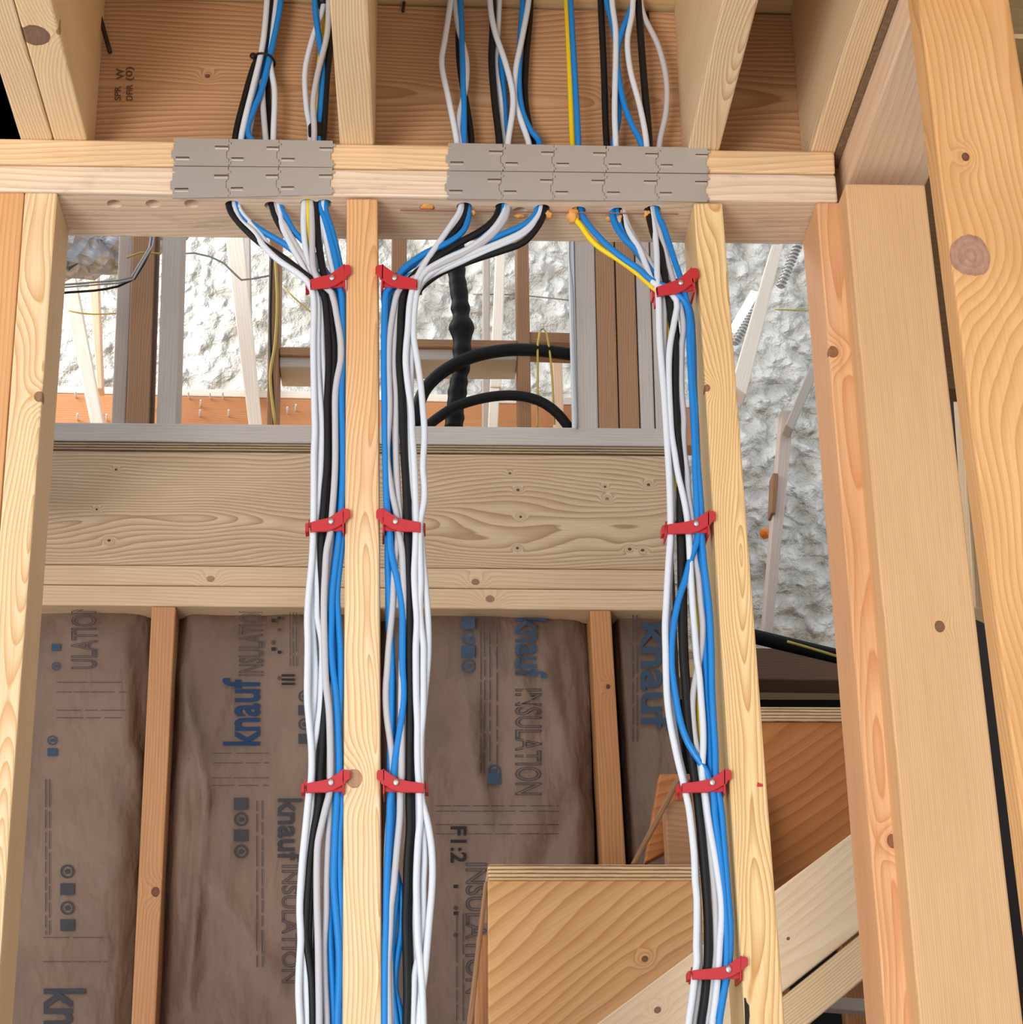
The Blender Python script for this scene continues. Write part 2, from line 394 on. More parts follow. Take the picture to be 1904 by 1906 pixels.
# ------------------------------------------------------------------ near wall: plates with drilled holes
hole_px = dict(h1=(213, 386), h2=(285, 386), h3=(357, 386), A1=(433, 388), A2=(506, 390), A3=(573, 384), A4=(604, 386),
               h4=(795, 394), B1=(864, 392), B2=(936, 393), h5=(968, 401), B3=(1010, 396), C1=(1077, 400), C2=(1150, 402), C3=(1216, 398))
hole = {k: P(x, y, Z=ZB) for k, (x, y) in hole_px.items()}
for k, h in hole.items(): h.y = min(max(h.y, FY+.018), FY+.032)
def drill(o, names, rad=.0088):
    bm = bmesh.new()
    for k in names:
        h = hole[k]
        bmesh.ops.create_cone(bm, cap_ends=True, segments=24, radius1=rad, radius2=rad, depth=.3, matrix=Matrix.Translation((h.x, h.y, ZB+.04)))
    me = bpy.data.meshes.new('cut'); bm.to_mesh(me); bm.free()
    c = bpy.data.objects.new('cut', me); COL.objects.link(c)
    md = o.modifiers.new('b', 'BOOLEAN'); md.operation = 'DIFFERENCE'; md.object = c; md.solver = 'EXACT'; md.use_self = True
    dg = bpy.context.evaluated_depsgraph_get(); dg.update()
    nm = bpy.data.meshes.new_from_object(o.evaluated_get(dg))
    o.modifiers.clear(); old = o.data; o.data = nm
    bpy.data.meshes.remove(old); bpy.data.objects.remove(c); bpy.data.meshes.remove(me)
    nm.name = o.name
    if 'wood' in nm.attributes: nm.attributes.remove(nm.attributes['wood'])
    setwood(nm, Vector((0, -.045, .019)), Vector((0, 0, 1)), Vector((0, 1, 0)), Vector((1, 0, 0)))
p1 = board('top_plate', [(-140, 305.5), (1555, 325), (1560, 375), (-140, 354)], FY, .101, m_plate2,
           'lower board of the doubled top plate, drilled along its underside', 'top plate', axis='x')
p2 = board('top_plate', [(-140, 255), (1553, 282), (1555, 322.5), (-140, 303.5)], FY, .101, m_plate,
           'upper board of the doubled top plate, directly under the joist ends', 'top plate', axis='x')
bpy.context.view_layer.update()
for p in (p1, p2): drill(p, list(hole))
def pencil():
    for (a, b) in ((745, 1262),):
        x0 = P(a, 394, Z=ZB).x; x1 = P(b, 401, Z=ZB).x
        box('chalk_line', (x0, FY+.0215, ZB-.0006), (x1, FY+.0228, ZB+.0006), plain('red_chalk', L(150, 100, 92), .9), parent=p1, bev=0)
pencil()
# ------------------------------------------------------------------ near wall studs
K_BR = L(196, 150, 118); K_DK = L(140, 98, 96)
def stud_m(name, l, d, knots_px=(), **kw):
    return lambda kn: wood(name, l, d, knots=[kn(*k) for k in knots_px], **kw)
board('wall_stud', [(-20, 357), (45, 357.5), (-70, 1906), (-135, 1906)], FY, .089,
      stud_m('w_st0', L(224, 172, 118), L(196, 138, 88), seed=41, freq=200, u0=.06), 'orange-tan stud at the left edge, nailed to the paler stud', 'stud', 'near wall studs', zb=.04)
board('wall_stud', [(46, 357.5), (107, 358), (-8, 1906), (-69, 1906)], FY, .089,
      stud_m('w_st1', L(238, 214, 174), L(208, 160, 106), [(73, 738, .006, L(150, 108, 82))], seed=44, freq=260, u0=.004, v0=.012, tilt=.015, warp=.03, amt=.95),
      'pale stud with wavy oval grain and a tiny knot, second from the left edge', 'stud', 'near wall studs', zb=.04)
board('wall_stud', [(645, 369), (703, 369.5), (710, 1906), (637, 1906)], FY, .089,
      stud_m('w_st2', L(240, 214, 174), L(210, 162, 108), [(661, 1449, .0085, L(188, 138, 110))], seed=47, freq=250, u0=-.004, v0=.01, tilt=.025, warp=.03, amt=1., grad=(.12, .42, L(228, 180, 130), L(200, 140, 88))),
      'pale centre stud with a round brown knot between two red clips', 'stud', 'near wall studs', zb=.04)
board('wall_stud', [(1291, 377), (1345, 377), (1461, 1906), (1386, 1906)], FY, .089,
      stud_m('w_st3', L(238, 208, 156), L(202, 152, 92), [(1316, 722, .004, L(150, 90, 60))], seed=52, freq=260, u0=.012, v0=.008, tilt=.02, warp=.05, amt=1.),
      'pale yellow stud with strong flame grain, right of the third cable bundle', 'stud', 'near wall studs', zb=.04)
board('wall_stud', [(1519, 376), (1566, 376), (1707, 1906), (1648, 1906)], FY, .089,
      stud_m('w_st4', L(232, 186, 140), L(200, 132, 84), [(1551, 655, .006, L(150, 95, 66)), (1662, 1565, .006, L(140, 84, 62))], seed=57, freq=230, u0=.004, v0=.018, tilt=.012, warp=.014, amt=.7),
      'reddish stud tight against the thick square post', 'stud', 'near wall studs', zb=.04)
board('post', [(1573, 341), (1722, 343), (1905, 1906), (1712, 1906)], FY-.043, .1,
      stud_m('w_post', L(224, 184, 138), L(198, 150, 100), [(1749, 1166, .005, L(120, 80, 55))], seed=61, freq=420, u0=-.12, v0=.03, tilt=.002, warp=.006, amt=.6),
      'wide straight-grained post under the pale header beam', 'post', zb=.04)
board('timber_post', [(1702, -60), (1869, -60), (2190, 1906), (1949, 1906)], 1.65, .038,
      stud_m('w_big', L(226, 178, 122), L(196, 140, 82), [(1806, 476, .018, L(176, 134, 116)), (1797, 292, .004, L(90, 50, 34))], seed=66, freq=170, u0=.01, v0=.02, tilt=.02, warp=.04, amt=.9, blotch=.6),
      'big orange-tan upright nearest the camera with a large purple knot', 'post', zb=.04)

# ------------------------------------------------------------------ rim board, joists, header beam
rim = board('rim_board', [(-30, -12), (1600, 30), (1600, 310), (-30, 300)], FY+.05, .038,
      lambda kn: wood('w_rim', L(200, 158, 118), L(156, 108, 72), freq=170, u0=.02, v0=.02, tilt=.03, warp=.02, amt=.8, seed=3, sharp=.6,
                      knots=[kn(312, 139, .003, L(90, 55, 40)), kn(1118, 176, .007, L(110, 66, 56))]),
      'tan rim board standing behind the cables between the joist ends', 'rim board', axis='x')
def clip_z(o, z0, z1):
    for v in o.data.vertices:
        zz = v.co.z+o.location.z
        v.co.z = (max(z0, min(z1, zz)))-o.location.z
clip_z(rim, ZT+.001, ZD-.001)
for v in rim.data.vertices:
    if v.co.x+rim.location.x < -.4: v.co.x = -.452-rim.location.x
def joist(name, xl, xr, mat, label, Yb=FY+.05, skew=0., z0=None, yfront=.95, hgt=None, cat='joist', group='floor joists overhead'):
    """bottom face between xl and xr, running from the rim towards the camera"""
    z0 = ZT if z0 is None else z0; z1 = ZD
    a = [Vector((xl+skew, yfront, z0)), Vector((xr+skew, yfront, z0)), Vector((xr, Yb, z0)), Vector((xl, Yb, z0))]
    b = [Vector((p.x, p.y, z1)) for p in a]
    bm = solid(a, b, .0025); me = bpy.data.meshes.new(name); bm.to_mesh(me); bm.free()
    org = (a[2]+a[3])/2
    setwood(me, org, Vector((1, 0, 0)), Vector((0, 0, 1)), Vector((0, 1, 0)))
    if callable(mat):
        mat = mat(lambda x, y, r, c: (P(x, y, Z=z0).x-org.x, P(x, y, Z=z0).y-org.y, r, c))
    o = centre(link(name, me, [mat])); return tag(o, label, cat, group)
joist('ceiling_joist', -.4515, -.4145, m_joist, 'outer joist of the doubled pair at the top left corner')
joist('ceiling_joist', -.4135, -.3745, lambda kn: wood('w_j2', L(236, 210, 168), L(206, 162, 112), freq=300, u0=.03, v0=.02, tilt=.02, amt=.7, seed=71,
      knots=[kn(66, 66, .0155, L(120, 84, 74)), kn(115, 60, .006, L(180, 130, 84))]), 'inner joist of the doubled top left pair, with a ragged bark knot')
joist('ceiling_joist', -.0825, -.0427, m_joist, 'straight-grained joist above the centre stud', skew=-.012)
joist('ceiling_joist', .325, .3625, m_joist2, 'joist with wavy grain above the right end of the steel plates')
joist('ceiling_joist', .4700, .5005, m_joist, 'joist squeezed against the caulked header beam, upper right')
zb5 = P(1577, 342, Y=FY).z
joist('header_beam', P(1577, 342, Y=FY).x, P(1724, 343, Y=FY).x, wood('w_hb', L(232, 200, 170), L(206, 168, 132), freq=130, u0=.05, v0=.05, tilt=.02, amt=.5, seed=74,),
      'pale header beam running forward over the thick post', Yb=FY+.1, z0=zb5, yfront=.95, cat='beam', group=None)
box('caulk_bead', (.5005, .95, ZT+.0015), (P(1577, 342, Y=FY).x+.0005, FY+.04, ZT+.0125), m_caulk, 'dark sealant seam between the last joist and the header beam', 'sealant', axis='y', bev=.002)

# bent nails in the corners above the rim board
def nail(name, pts, Y, r, label, group=None):
    return tubeobj(name, [P(x, y, Y=Y) for x, y in pts], r, m_dnail, label, 'nail', group, sides=6, step=.01)
nail('framing_nail', [(180, 10), (190, 45), (205, 98)], FY+.035, .0028, 'long dark nail poking out beside the doubled joist')
nail('framing_nail', [(752, 4), (750, 22)], FY+.045, .0018, 'small dark nail above the rim board right of the centre joist')
nail('framing_nail', [(1510, 25), (1506, 72)], FY+.043, .0022, 'straight dark nail at the upper right end of the rim board')
nail('framing_nail', [(1500, 38), (1521, 42), (1526, 76)], FY+.045, .0018, 'hooked dark nail beside the straight one at the upper right')
nail('framing_nail', [(1205, 22), (1207, 40)], FY+.045, .0018, 'dark nail end behind the rightmost upper cables')

# ------------------------------------------------------------------ lettering
def printed(name, body, tl, tr, bl, surf, mat, parent, outline=False):
    """tl,tr,bl: photo corners of the text box: start-top, end-top, start-bottom"""
    pts, fs = text_geo(body, outline)
    bm = bmesh.new(); V = []
    for (a, b) in pts:
        px = bl[0]+(tr[0]-tl[0])*a+(tl[0]-bl[0])*b; py = bl[1]+(tr[1]-tl[1])*a+(tl[1]-bl[1])*b
        V.append(bm.verts.new(surf(px, py)))
    for f in fs:
        try: bm.faces.new([V[i] for i in f])
        except ValueError: pass
    return pmesh(name, bm, mat, parent)
rs = lambda x, y: P(x, y, Y=FY+.0492)
printed('grade_stamp', 'SPR', (213, 187), (213, 160), (225, 187), rs, m_inkbr, rim)
printed('grade_stamp', 'DFIR', (235, 187), (235, 157), (247, 187), rs, m_inkbr, rim)
printed('grade_stamp', 'W', (216, 148), (216, 127), (231, 148), rs, m_inkbr, rim)
printed('grade_stamp', '(0)', (234, 150), (234, 124), (250, 150), rs, m_inkbr, rim)

# ------------------------------------------------------------------ interlocking steel nail plates
def nail_plate(x0, x1, yt0, yt1, yb0, yb1, label, group, Yp):
    """photo corners: left edge x0 (yt0..yb0), right edge x1 (yt1..yb1)"""
    f = lambda a, b: P(x0+(x1-x0)*a, lerp(lerp(yt0, yt1, a), lerp(yb0, yb1, a), b), Y=Yp)
    t = .045
    def edge(s): # jigsaw edge, downwards; s = +1 bulge right
        return [(0, 0), (0, .12), (-t*s, .12), (-t*s, .2), (0, .2), (0, .42), (t*s*.9, .46), (t*s*.9, .7), (0, .74), (0, .84), (-t*s*.7, .84), (-t*s*.7, .93), (0, .93), (0, 1)]
    e = edge(-1)
    lft = [(a, b) for a, b in e]; rgt = [(1+a-.016, b) for a, b in e]
    poly = [f(a, b) for a, b in rgt]+[f(a, b) for a, b in lft[::-1]]
    bm = bmesh.new(); prism(bm, poly, Vector((0, .0014, 0)))
    o = pmesh('nail_plate', bm, m_steel); tag(o, label, 'nail plate', group)
    for (a, b) in ((.16, .72), (.86, .3)):
        for kk, (mm, dy, hh) in enumerate(((m_gap, -.03, .035), (m_slot, .01, .05))):
            q = [f(a-.12, b+dy), f(a+.12, b+dy), f(a+.12, b+dy+hh), f(a-.12, b+dy+hh)]
            bm = bmesh.new(); prism(bm, [p+Vector((0, -.0008, 0)) for p in q], Vector((0, .001, 0)))
            c = pmesh('slot_shadow' if kk == 0 else 'punched_prong', bm, mm, o)
    return o
def plate_row(xs, top0, top1, bot0, bot1, what, row):
    X0, X1 = xs[0], xs[-1]
    for i, (a, b) in enumerate(zip(xs, xs[1:])):
        g = lambda v0, v1, x: lerp(v0, v1, (x-X0)/(X1-X0))
        n = len(xs)-1
        pos = {3: ['left', 'middle', 'right'], 5: ['leftmost', 'second', 'middle', 'fourth', 'rightmost']}[n][i]
        nail_plate(a, b, g(top0, top1, a), g(top0, top1, b), g(bot0, bot1, a), g(bot0, bot1, b),
                   f'{pos} steel plate in the {row} row over the {what}', f'steel nail plates over the {what}', FY-.0022+.0003*(i % 2))
plate_row([323, 427, 520, 621], 257, 262, 308, 311, 'left cable holes', 'upper')
plate_row([321, 426, 519, 620], 310, 312, 369, 362, 'left cable holes', 'lower')
plate_row([834, 937, 1032, 1129, 1226, 1319], 266, 275, 317, 322, 'right cable holes', 'upper')
plate_row([832, 934, 1030, 1126, 1224, 1318], 318.5, 324, 370, 375, 'right cable holes', 'lower')

# ------------------------------------------------------------------ cables
def smoothpath(pts): return pts
def cable(label, col, r, up, hk, low, dy, group, upY=.03, hx=0., yend=0.35):
    """up: photo points above the plates (top to bottom), hk: hole, low: photo points below (top to bottom), dy: depth in the bundle"""
    h = hole[hk]; pts = []
    nu = len(up)
    for (x, y) in up: pts.append(P(x, y, Y=FY+.014+dy*1.35))
    if up:
        pts.append(Vector((lerp(pts[-1].x, h.x+hx, .35), h.y, ZT-.01)))
    pts.append(Vector((h.x+hx, h.y, ZB+.03)))
    y0 = low[0][1]
    for (x, y) in low:
        t = min(1, max(0, (y-y0)/(525.-y0))); pts.append(P(x, y, Y=lerp(h.y, FY+dy, t)))
    e = pts[-1]; pts.append(Vector((e.x, e.y, (e.z+yend)/2))); pts.append(Vector((e.x, e.y, yend)))
    m = dict(w=m_cw, g=m_cg, b=m_cb, k=m_ck, y=m_cy)[col]
    return tubeobj('cable', pts, r, m, label, 'cable', group, sides=10, step=.007)
GA, GB, GC = 'cables left of the centre stud', 'cables right of the centre stud', 'cables beside the right stud'
rw, rb, rk = .0036, .0037, .0041
# bundle A -----------------------------------------------------------------
cable('white cable from the first filled hole, outermost left of its bundle', 'w', rw,
      [(500, -60), (497, 0), (491, 67), (485, 104), (471, 161), (450, 249)], 'A1',
      [(437, 388), (448, 412), (471, 431), (490, 457), (518, 484), (560, 513), (578, 532), (584, 565), (583, 640), (585, 760), (586, 800), (584, 850), (584, 900), (583, 990), (580, 1050), (575, 1100), (572, 1150), (573, 1200), (572, 1300), (576, 1350), (580, 1400), (579, 1455), (575, 1480), (569, 1540), (563, 1600), (559, 1660), (558, 1700), (560, 1750), (557, 1800), (556, 1850), (559, 1925)], .002, GA)
cable('white wavy cable swinging in from the second filled hole', 'w', rw,
      [(520, -60), (514, 0), (508, 60), (503, 118), (511, 168), (509, 250)], 'A2',
      [(519, 388), (524, 417), (539, 452), (560, 490), (572, 513), (584, 535), (591, 560), (591, 640), (592, 700), (597, 760), (599, 800), (598, 850), (595, 900), (589, 960), (584, 1000), (587, 1050), (591, 1100), (591, 1150), (597, 1180), (600, 1205), (599, 1260), (596, 1320), (590, 1360), (582, 1400), (581, 1440), (579, 1500), (573, 1560), (569, 1620), (565, 1680), (563, 1740), (566, 1780), (570, 1830), (572, 1925)], .007, GA)
cable('white cable dropping straight from the third hole beside a yellow wire', 'w', rw,
      [(602, -60), (602, 10), (581, 74), (568, 134), (571, 202), (578, 244)], 'A3',
      [(566, 382), (565, 423), (570, 469), (579, 507), (592, 535), (597, 560), (599, 610), (600, 650), (603, 690), (605, 730), (602, 770), (599, 830), (596, 900), (592, 980), (584, 1050), (581, 1130), (584, 1200), (587, 1244), (586, 1290), (583, 1330), (581, 1400), (582, 1480), (580, 1640), (577, 1700), (576, 1770), (577, 1925)], .011, GA, hx=-.004)
cable('grey-white cable crossing in front of the black ones, left bundle', 'g', rw,
      [(612, -60), (611, 40), (607, 74), (592, 134), (583, 190), (585, 244)], 'A3',
      [(580, 382), (581, 423), (582, 486), (586, 510), (600, 530), (617, 545), (622, 562), (627, 590), (634, 635), (634, 672), (628, 702), (624, 735), (624, 800), (624, 860), (622, 905), (619, 945), (615, 990), (608, 1024), (605, 1070), (603, 1120), (604, 1200), (607, 1274), (612, 1318), (614, 1362), (615, 1430), (614, 1471), (605, 1508), (598, 1538), (592, 1567), (590, 1600), (590, 1680), (592, 1745), (593, 1800), (594, 1925)], .001, GA, hx=.003)
cable('grey-white cable second from the blue ones, left bundle', 'g', rw,
      [(488, 150), (489, 188), (494, 250)], 'A2',
      [(513, 390), (530, 420), (550, 455), (575, 495), (600, 525), (620, 548), (630, 600), (632, 680), (627, 760), (625, 860), (620, 960), (617, 1000), (613, 1030), (609, 1080), (608, 1130), (609, 1200), (613, 1250), (619, 1305), (622, 1350), (622, 1400), (621, 1455), (615, 1480), (613, 1523), (610, 1582), (608, 1640), (607, 1700), (603, 1757), (604, 1820), (608, 1925)], .009, GA, hx=.003)
cable('thick black cable from the first filled hole into the left bundle', 'k', rk,
      [(506, -60), (504, 0), (487, 100), (474, 120), (454, 188), (439, 250)], 'A1',
      [(427, 386), (438, 406), (459, 429), (482, 450), (530, 482), (560, 505), (590, 530), (603, 550), (608, 584), (611, 630), (612, 680), (610, 730), (609, 760), (609, 870), (605, 905), (602, 950), (599, 990), (597, 1040), (599, 1085), (601, 1130), (605, 1180), (609, 1240), (606, 1300), (602, 1350), (598, 1410), (596, 1440), (595, 1480), (591, 1510), (583, 1552), (577, 1600), (574, 1640), (570, 1700), (569, 1745), (575, 1790), (580, 1830), (582, 1925)], .006, GA, hx=-.004)
cable('thick black cable from the third hole, left bundle', 'k', rk,
      [(617, -60), (616, 60), (608, 150), (602, 250)], 'A3',
      [(589, 391), (592, 444), (600, 497), (607, 530), (614, 560), (618, 610), (622, 645), (621, 690), (616, 735), (613, 800), (612, 870), (608, 930), (606, 990), (602, 1040), (603, 1085), (604, 1130), (608, 1200), (604, 1260), (604, 1320), (601, 1380), (600, 1440), (599, 1480), (596, 1520), (590, 1570), (583, 1620), (577, 1680), (574, 1745), (578, 1800), (584, 1850), (587, 1925)], .008, GA, hx=.006)
cable('black cable from the second filled hole, hidden low in the left bundle', 'k', rk,
      [(502, 110), (497, 161), (501, 250)], 'A2',
      [(508, 388), (515, 408), (543, 455), (570, 500), (595, 530), (606, 560), (610, 640), (612, 720), (609, 840), (604, 960), (602, 1060), (604, 1160), (606, 1260), (602, 1360), (598, 1470), (590, 1560), (584, 1640), (580, 1740), (584, 1850), (588, 1925)], .017, GA, hx=-.005)
cable('bright blue cable from the fourth hole against the centre stud', 'b', rb,
      [(524, -60), (523, 0), (511, 67), (501, 111), (487, 168), (471, 208), (462, 250)], 'A4',
      [(596, 384), (606, 412), (618, 455), (627, 494), (633, 530), (636, 560), (637, 620), (637, 680), (635, 730), (637, 800), (638, 860), (637, 905), (635, 945), (632, 990), (628, 1025), (622, 1070), (618, 1112), (617, 1156), (616, 1200), (619, 1244), (625, 1288), (628, 1332), (630, 1380), (631, 1440), (628, 1471), (625, 1523), (623, 1567), (621, 1640), (624, 1684), (628, 1730), (631, 1775), (631, 1830), (627, 1925)], .004, GA)
cable('second blue cable from the fourth hole, nearest the centre stud', 'b', rb,
      [(586, -60), (587, 20), (600, 120), (596, 202), (592, 244)], 'A4',
      [(605, 386), (618, 429), (631, 486), (637, 530), (639, 600), (638, 700), (639, 800), (637, 900), (637, 985), (635, 1024), (630, 1068), (627, 1112), (630, 1160), (633, 1200), (634, 1244), (633, 1300), (631, 1350), (633, 1420), (634, 1473), (636, 1508), (632, 1552), (632, 1600), (633, 1650), (635, 1700), (634, 1800), (633, 1925)], .007, GA, hx=.004)
cable('blue cable slanting from the first filled hole behind the white ones', 'b', rb,
      [(505, 60), (495, 112), (480, 175), (457, 250)], 'A1',
      [(446, 396), (480, 425), (505, 440), (536, 459), (570, 490), (605, 525), (628, 550), (633, 640), (632, 760), (634, 880), (628, 990), (624, 1060), (622, 1120), (623, 1200), (625, 1300), (625, 1400), (621, 1470), (618, 1560), (615, 1650), (615, 1750), (620, 1850), (622, 1925)], .013, GA, hx=.004)
cable('blue cable slanting from the second filled hole, deep in the left bundle', 'b', rb,
      [], 'A2',
      [(524, 392), (532, 404), (547, 431), (566, 450), (595, 490), (622, 530), (634, 560), (636, 640), (636, 800), (634, 960), (628, 1080), (626, 1200), (628, 1320), (627, 1450), (622, 1560), (619, 1680), (621, 1800), (625, 1925)], .018, GA, hx=.006)
cable('white cable fanning beside the outermost one, left bundle', 'w', rw,
      [(508, -60), (505, 0), (500, 60), (489, 112), (478, 168), (463, 249)], 'A1',
      [(446, 391), (469, 419), (489, 444), (515, 478), (556, 508), (575, 530), (588, 560), (589, 660), (590, 760), (590, 880), (586, 980), (579, 1060), (576, 1120), (577, 1200), (577, 1300), (579, 1380), (582, 1460), (575, 1540), (568, 1620), (564, 1700), (566, 1770), (571, 1850), (573, 1925)], .014, GA, hx=.002)
cable('white cable running over the black ones from the third hole', 'w', rw,
      [], 'A4',
      [(600, 392), (597, 423), (595, 465), (587, 503), (589, 530), (594, 560), (596, 640), (600, 740), (597, 860), (592, 970), (588, 1100), (590, 1250), (586, 1400), (577, 1560), (570, 1700), (573, 1820), (577, 1925)], .018, GA, hx=-.004)
cable('white cable tucked beside the bright blue ones at the upper clip', 'w', rw,
      [], 'A4', [(603, 396), (606, 440), (612, 470), (619, 500), (628, 530), (636, 570), (631, 660), (629, 780), (628, 900), (620, 1000), (613, 1090), (611, 1200), (615, 1300), (620, 1450), (612, 1600), (605, 1750), (606, 1925)], .014, GA, hx=.0)
cable('pale yellow cable between the white ones at the third hole', 'y', .0026,
      [(608, -60), (605, 34), (598, 84), (590, 150), (588, 244)], 'A3',
      [(573, 384), (573, 412), (575, 450), (581, 500), (590, 535), (597, 600), (602, 760), (596, 960), (590, 1200), (586, 1450), (575, 1700), (580, 1925)], .02, GA, hx=0)
# bundle B -----------------------------------------------------------------
cable('white cable from the first hole right of centre, front of its bundle', 'w', rw,
      [(845, -60), (839, 0), (828, 74), (822, 118), (835, 184), (850, 262)], 'B1',
      [(857, 390), (842, 415), (821, 446), (795, 483), (778, 512), (770, 530), (766, 545), (762, 570), (759, 614), (756, 645), (755, 675), (759, 716), (765, 760), (767, 804), (770, 850), (772, 892), (774, 950), (774, 990), (773, 1024), (771, 1068), (773, 1112), (776, 1156), (774, 1200), (774, 1244), (775, 1303), (777, 1347), (777, 1391), (778, 1435), (781, 1480), (782, 1523), (778, 1567), (775, 1640), (776, 1700), (778, 1757), (783, 1800), (786, 1845), (788, 1925)], .001, GB, hx=-.003)
cable('white cable looping up from the second hole, right of centre', 'w', rw,
      [(915, -60), (912, 0), (920, 55), (942, 121), (955, 184), (946, 262)], 'B2',
      [(938, 390), (927, 415), (904, 440), (870, 464), (832, 481), (795, 502), (783, 516), (777, 535), (771, 580), (770, 628), (777, 672), (783, 716), (787, 760), (790, 804), (789, 834), (787, 870), (790, 907), (789, 936), (783, 965), (781, 995), (782, 1040), (783, 1083), (781, 1127), (784, 1170), (788, 1200), (788, 1244), (788, 1288), (787, 1332), (783, 1376), (783, 1430), (783, 1470), (786, 1495), (794, 1523), (802, 1567), (805, 1611), (804, 1655), (799, 1713), (794, 1772), (790, 1816), (784, 1860), (780, 1925)], .003, GB, hx=-.001)
cable('white cable arching from the third hole, outermost right of its bundle', 'w', rw,
      [(987, -60), (984, 0), (971, 74), (960, 129), (958, 184), (971, 228), (983, 262)], 'B3',
      [(1006, 391), (995, 412), (972, 432), (936, 449), (889, 468), (842, 487), (806, 506), (785, 525), (776, 545), (768, 600), (765, 680), (764, 800), (768, 900), (778, 970), (783, 995), (787, 1040), (791, 1083), (795, 1127), (797, 1170), (797, 1215), (794, 1258), (789, 1310), (785, 1360), (783, 1430), (784, 1490), (788, 1550), (790, 1600), (788, 1640), (787, 1713), (781, 1770), (772, 1816), (769, 1925)], .008, GB, hx=-.001)
cable('second white cable of the arch, just below its neighbour', 'w', rw,
      [(929, -60), (929, 0), (925, 80), (922, 121), (931, 184), (938, 262)], 'B3',
      [(1003, 398), (990, 422), (965, 441), (930, 457), (885, 476), (838, 496), (800, 514), (783, 530), (770, 560), (762, 620), (760, 720), (764, 860), (768, 980), (774, 1060), (774, 1130), (777, 1190), (782, 1260), (779, 1340), (777, 1440), (777, 1540), (770, 1650), (776, 1780), (778, 1925)], .012, GB, hx=-.003)
cable('grey-white cable beside the black one, right of centre', 'g', rw,
      [(846, -60), (846, 0), (853, 50), (868, 110), (867, 160), (854, 221), (856, 262)], 'B2',
      [(944, 396), (933, 419), (905, 447), (868, 470), (820, 492), (775, 515), (752, 530), (740, 545), (731, 584), (725, 628), (723, 672), (724, 716), (725, 760), (722, 804), (720, 848), (725, 892), (730, 921), (737, 951), (742, 990), (748, 1024), (750, 1068), (751, 1110), (749, 1200), (747, 1300), (747, 1345), (747, 1440), (745, 1480), (744, 1523), (740, 1567), (736, 1611), (732, 1655), (728, 1684), (725, 1743), (722, 1787), (722, 1830), (724, 1925)], .004, GB, hx=.004)
cable('grey cable swinging out towards the centre stud below the second clip', 'g', rw,
      [], 'B1',
      [(860, 396), (835, 430), (805, 470), (775, 505), (752, 530), (742, 560), (735, 620), (733, 665), (734, 702), (737, 731), (737, 760), (737, 834), (739, 892), (742, 936), (744, 965), (739, 1010), (735, 1050), (733, 1083), (731, 1127), (727, 1171), (724, 1200), (721, 1244), (718, 1288), (720, 1332), (726, 1376), (730, 1410), (731, 1450), (728, 1490), (722, 1560), (720, 1650), (724, 1760), (727, 1925)], .008, GB, hx=-.006)
cable('thick black cable from the second hole down the middle, right of centre', 'k', .0042,
      [(918, -60), (917, 60), (915, 110), (920, 184), (929, 262)], 'B2',
      [(929, 390), (917, 412), (895, 430), (857, 451), (813, 480), (775, 508), (758, 528), (751, 545), (746, 584), (745, 628), (743, 672), (746, 716), (748, 760), (750, 804), (752, 848), (755, 892), (757, 951), (758, 990), (759, 1039), (761, 1098), (762, 1156), (762, 1220), (763, 1274), (763, 1347), (762, 1440), (762, 1500), (763, 1540), (761, 1567), (758, 1611), (757, 1655), (755, 1713), (757, 1787), (758, 1850), (756, 1925)], .006, GB, hx=-.005)
cable('second black cable, dropping steeply from the first hole right of centre', 'k', rk,
      [(855, -60), (854, 74), (857, 129), (872, 221), (877, 262)], 'B1',
      [(868, 391), (859, 413), (840, 438), (813, 468), (785, 500), (765, 526), (757, 550), (752, 620), (749, 700), (752, 780), (757, 860), (761, 960), (763, 1060), (765, 1160), (767, 1240), (768, 1340), (766, 1440), (767, 1540), (765, 1620), (761, 1720), (762, 1820), (763, 1925)], .011, GB, hx=.004)
cable('black cable on the outside of the arch from the third hole', 'k', rk,
      [(988, -60), (986, 29), (979, 110), (977, 184), (986, 239), (994, 262)], 'B3',
      [(1013, 393), (1001, 421), (974, 451), (936, 466), (898, 478), (861, 491), (823, 506), (800, 521), (783, 536), (770, 560), (756, 620), (752, 720), (757, 840), (762, 960), (763, 1100), (765, 1250), (765, 1400), (762, 1560), (759, 1740), (762, 1925)], .017, GB, hx=.005)
cable('bright blue cable curving out in front below the second clip', 'b', rb,
      [(857, -60), (857, 0), (861, 110), (863, 184), (864, 262)], 'B1',
      [(872, 396), (862, 430), (832, 453), (794, 470), (757, 495), (741, 513), (728, 532), (718, 545), (716, 584), (715, 640), (716, 760), (718, 880), (721, 960), (725, 990), (727, 1024), (737, 1068), (746, 1112), (749, 1142), (749, 1200), (749, 1244), (751, 1288), (748, 1332), (742, 1376), (736, 1410), (733, 1440), (727, 1480), (725, 1530), (722, 1596), (720, 1640), (719, 1713), (717, 1787), (716, 1925)], .003, GB, hx=.0)
cable('blue cable under the black ones, close to the centre stud on its right', 'b', rb,
      [(973, -60), (973, 0), (967, 100), (966, 160), (973, 210), (990, 246), (1003, 262)], 'B3',
      [(998, 396), (974, 419), (936, 436), (900, 452), (850, 472), (790, 500), (752, 520), (730, 538), (721, 560), (718, 660), (719, 800), (722, 940), (722, 1050), (724, 1112), (727, 1180), (729, 1250), (728, 1330), (727, 1430), (732, 1500), (730, 1580), (738, 1640), (735, 1690), (730, 1750), (727, 1800), (731, 1860), (738, 1925)], .01, GB, hx=-.006)
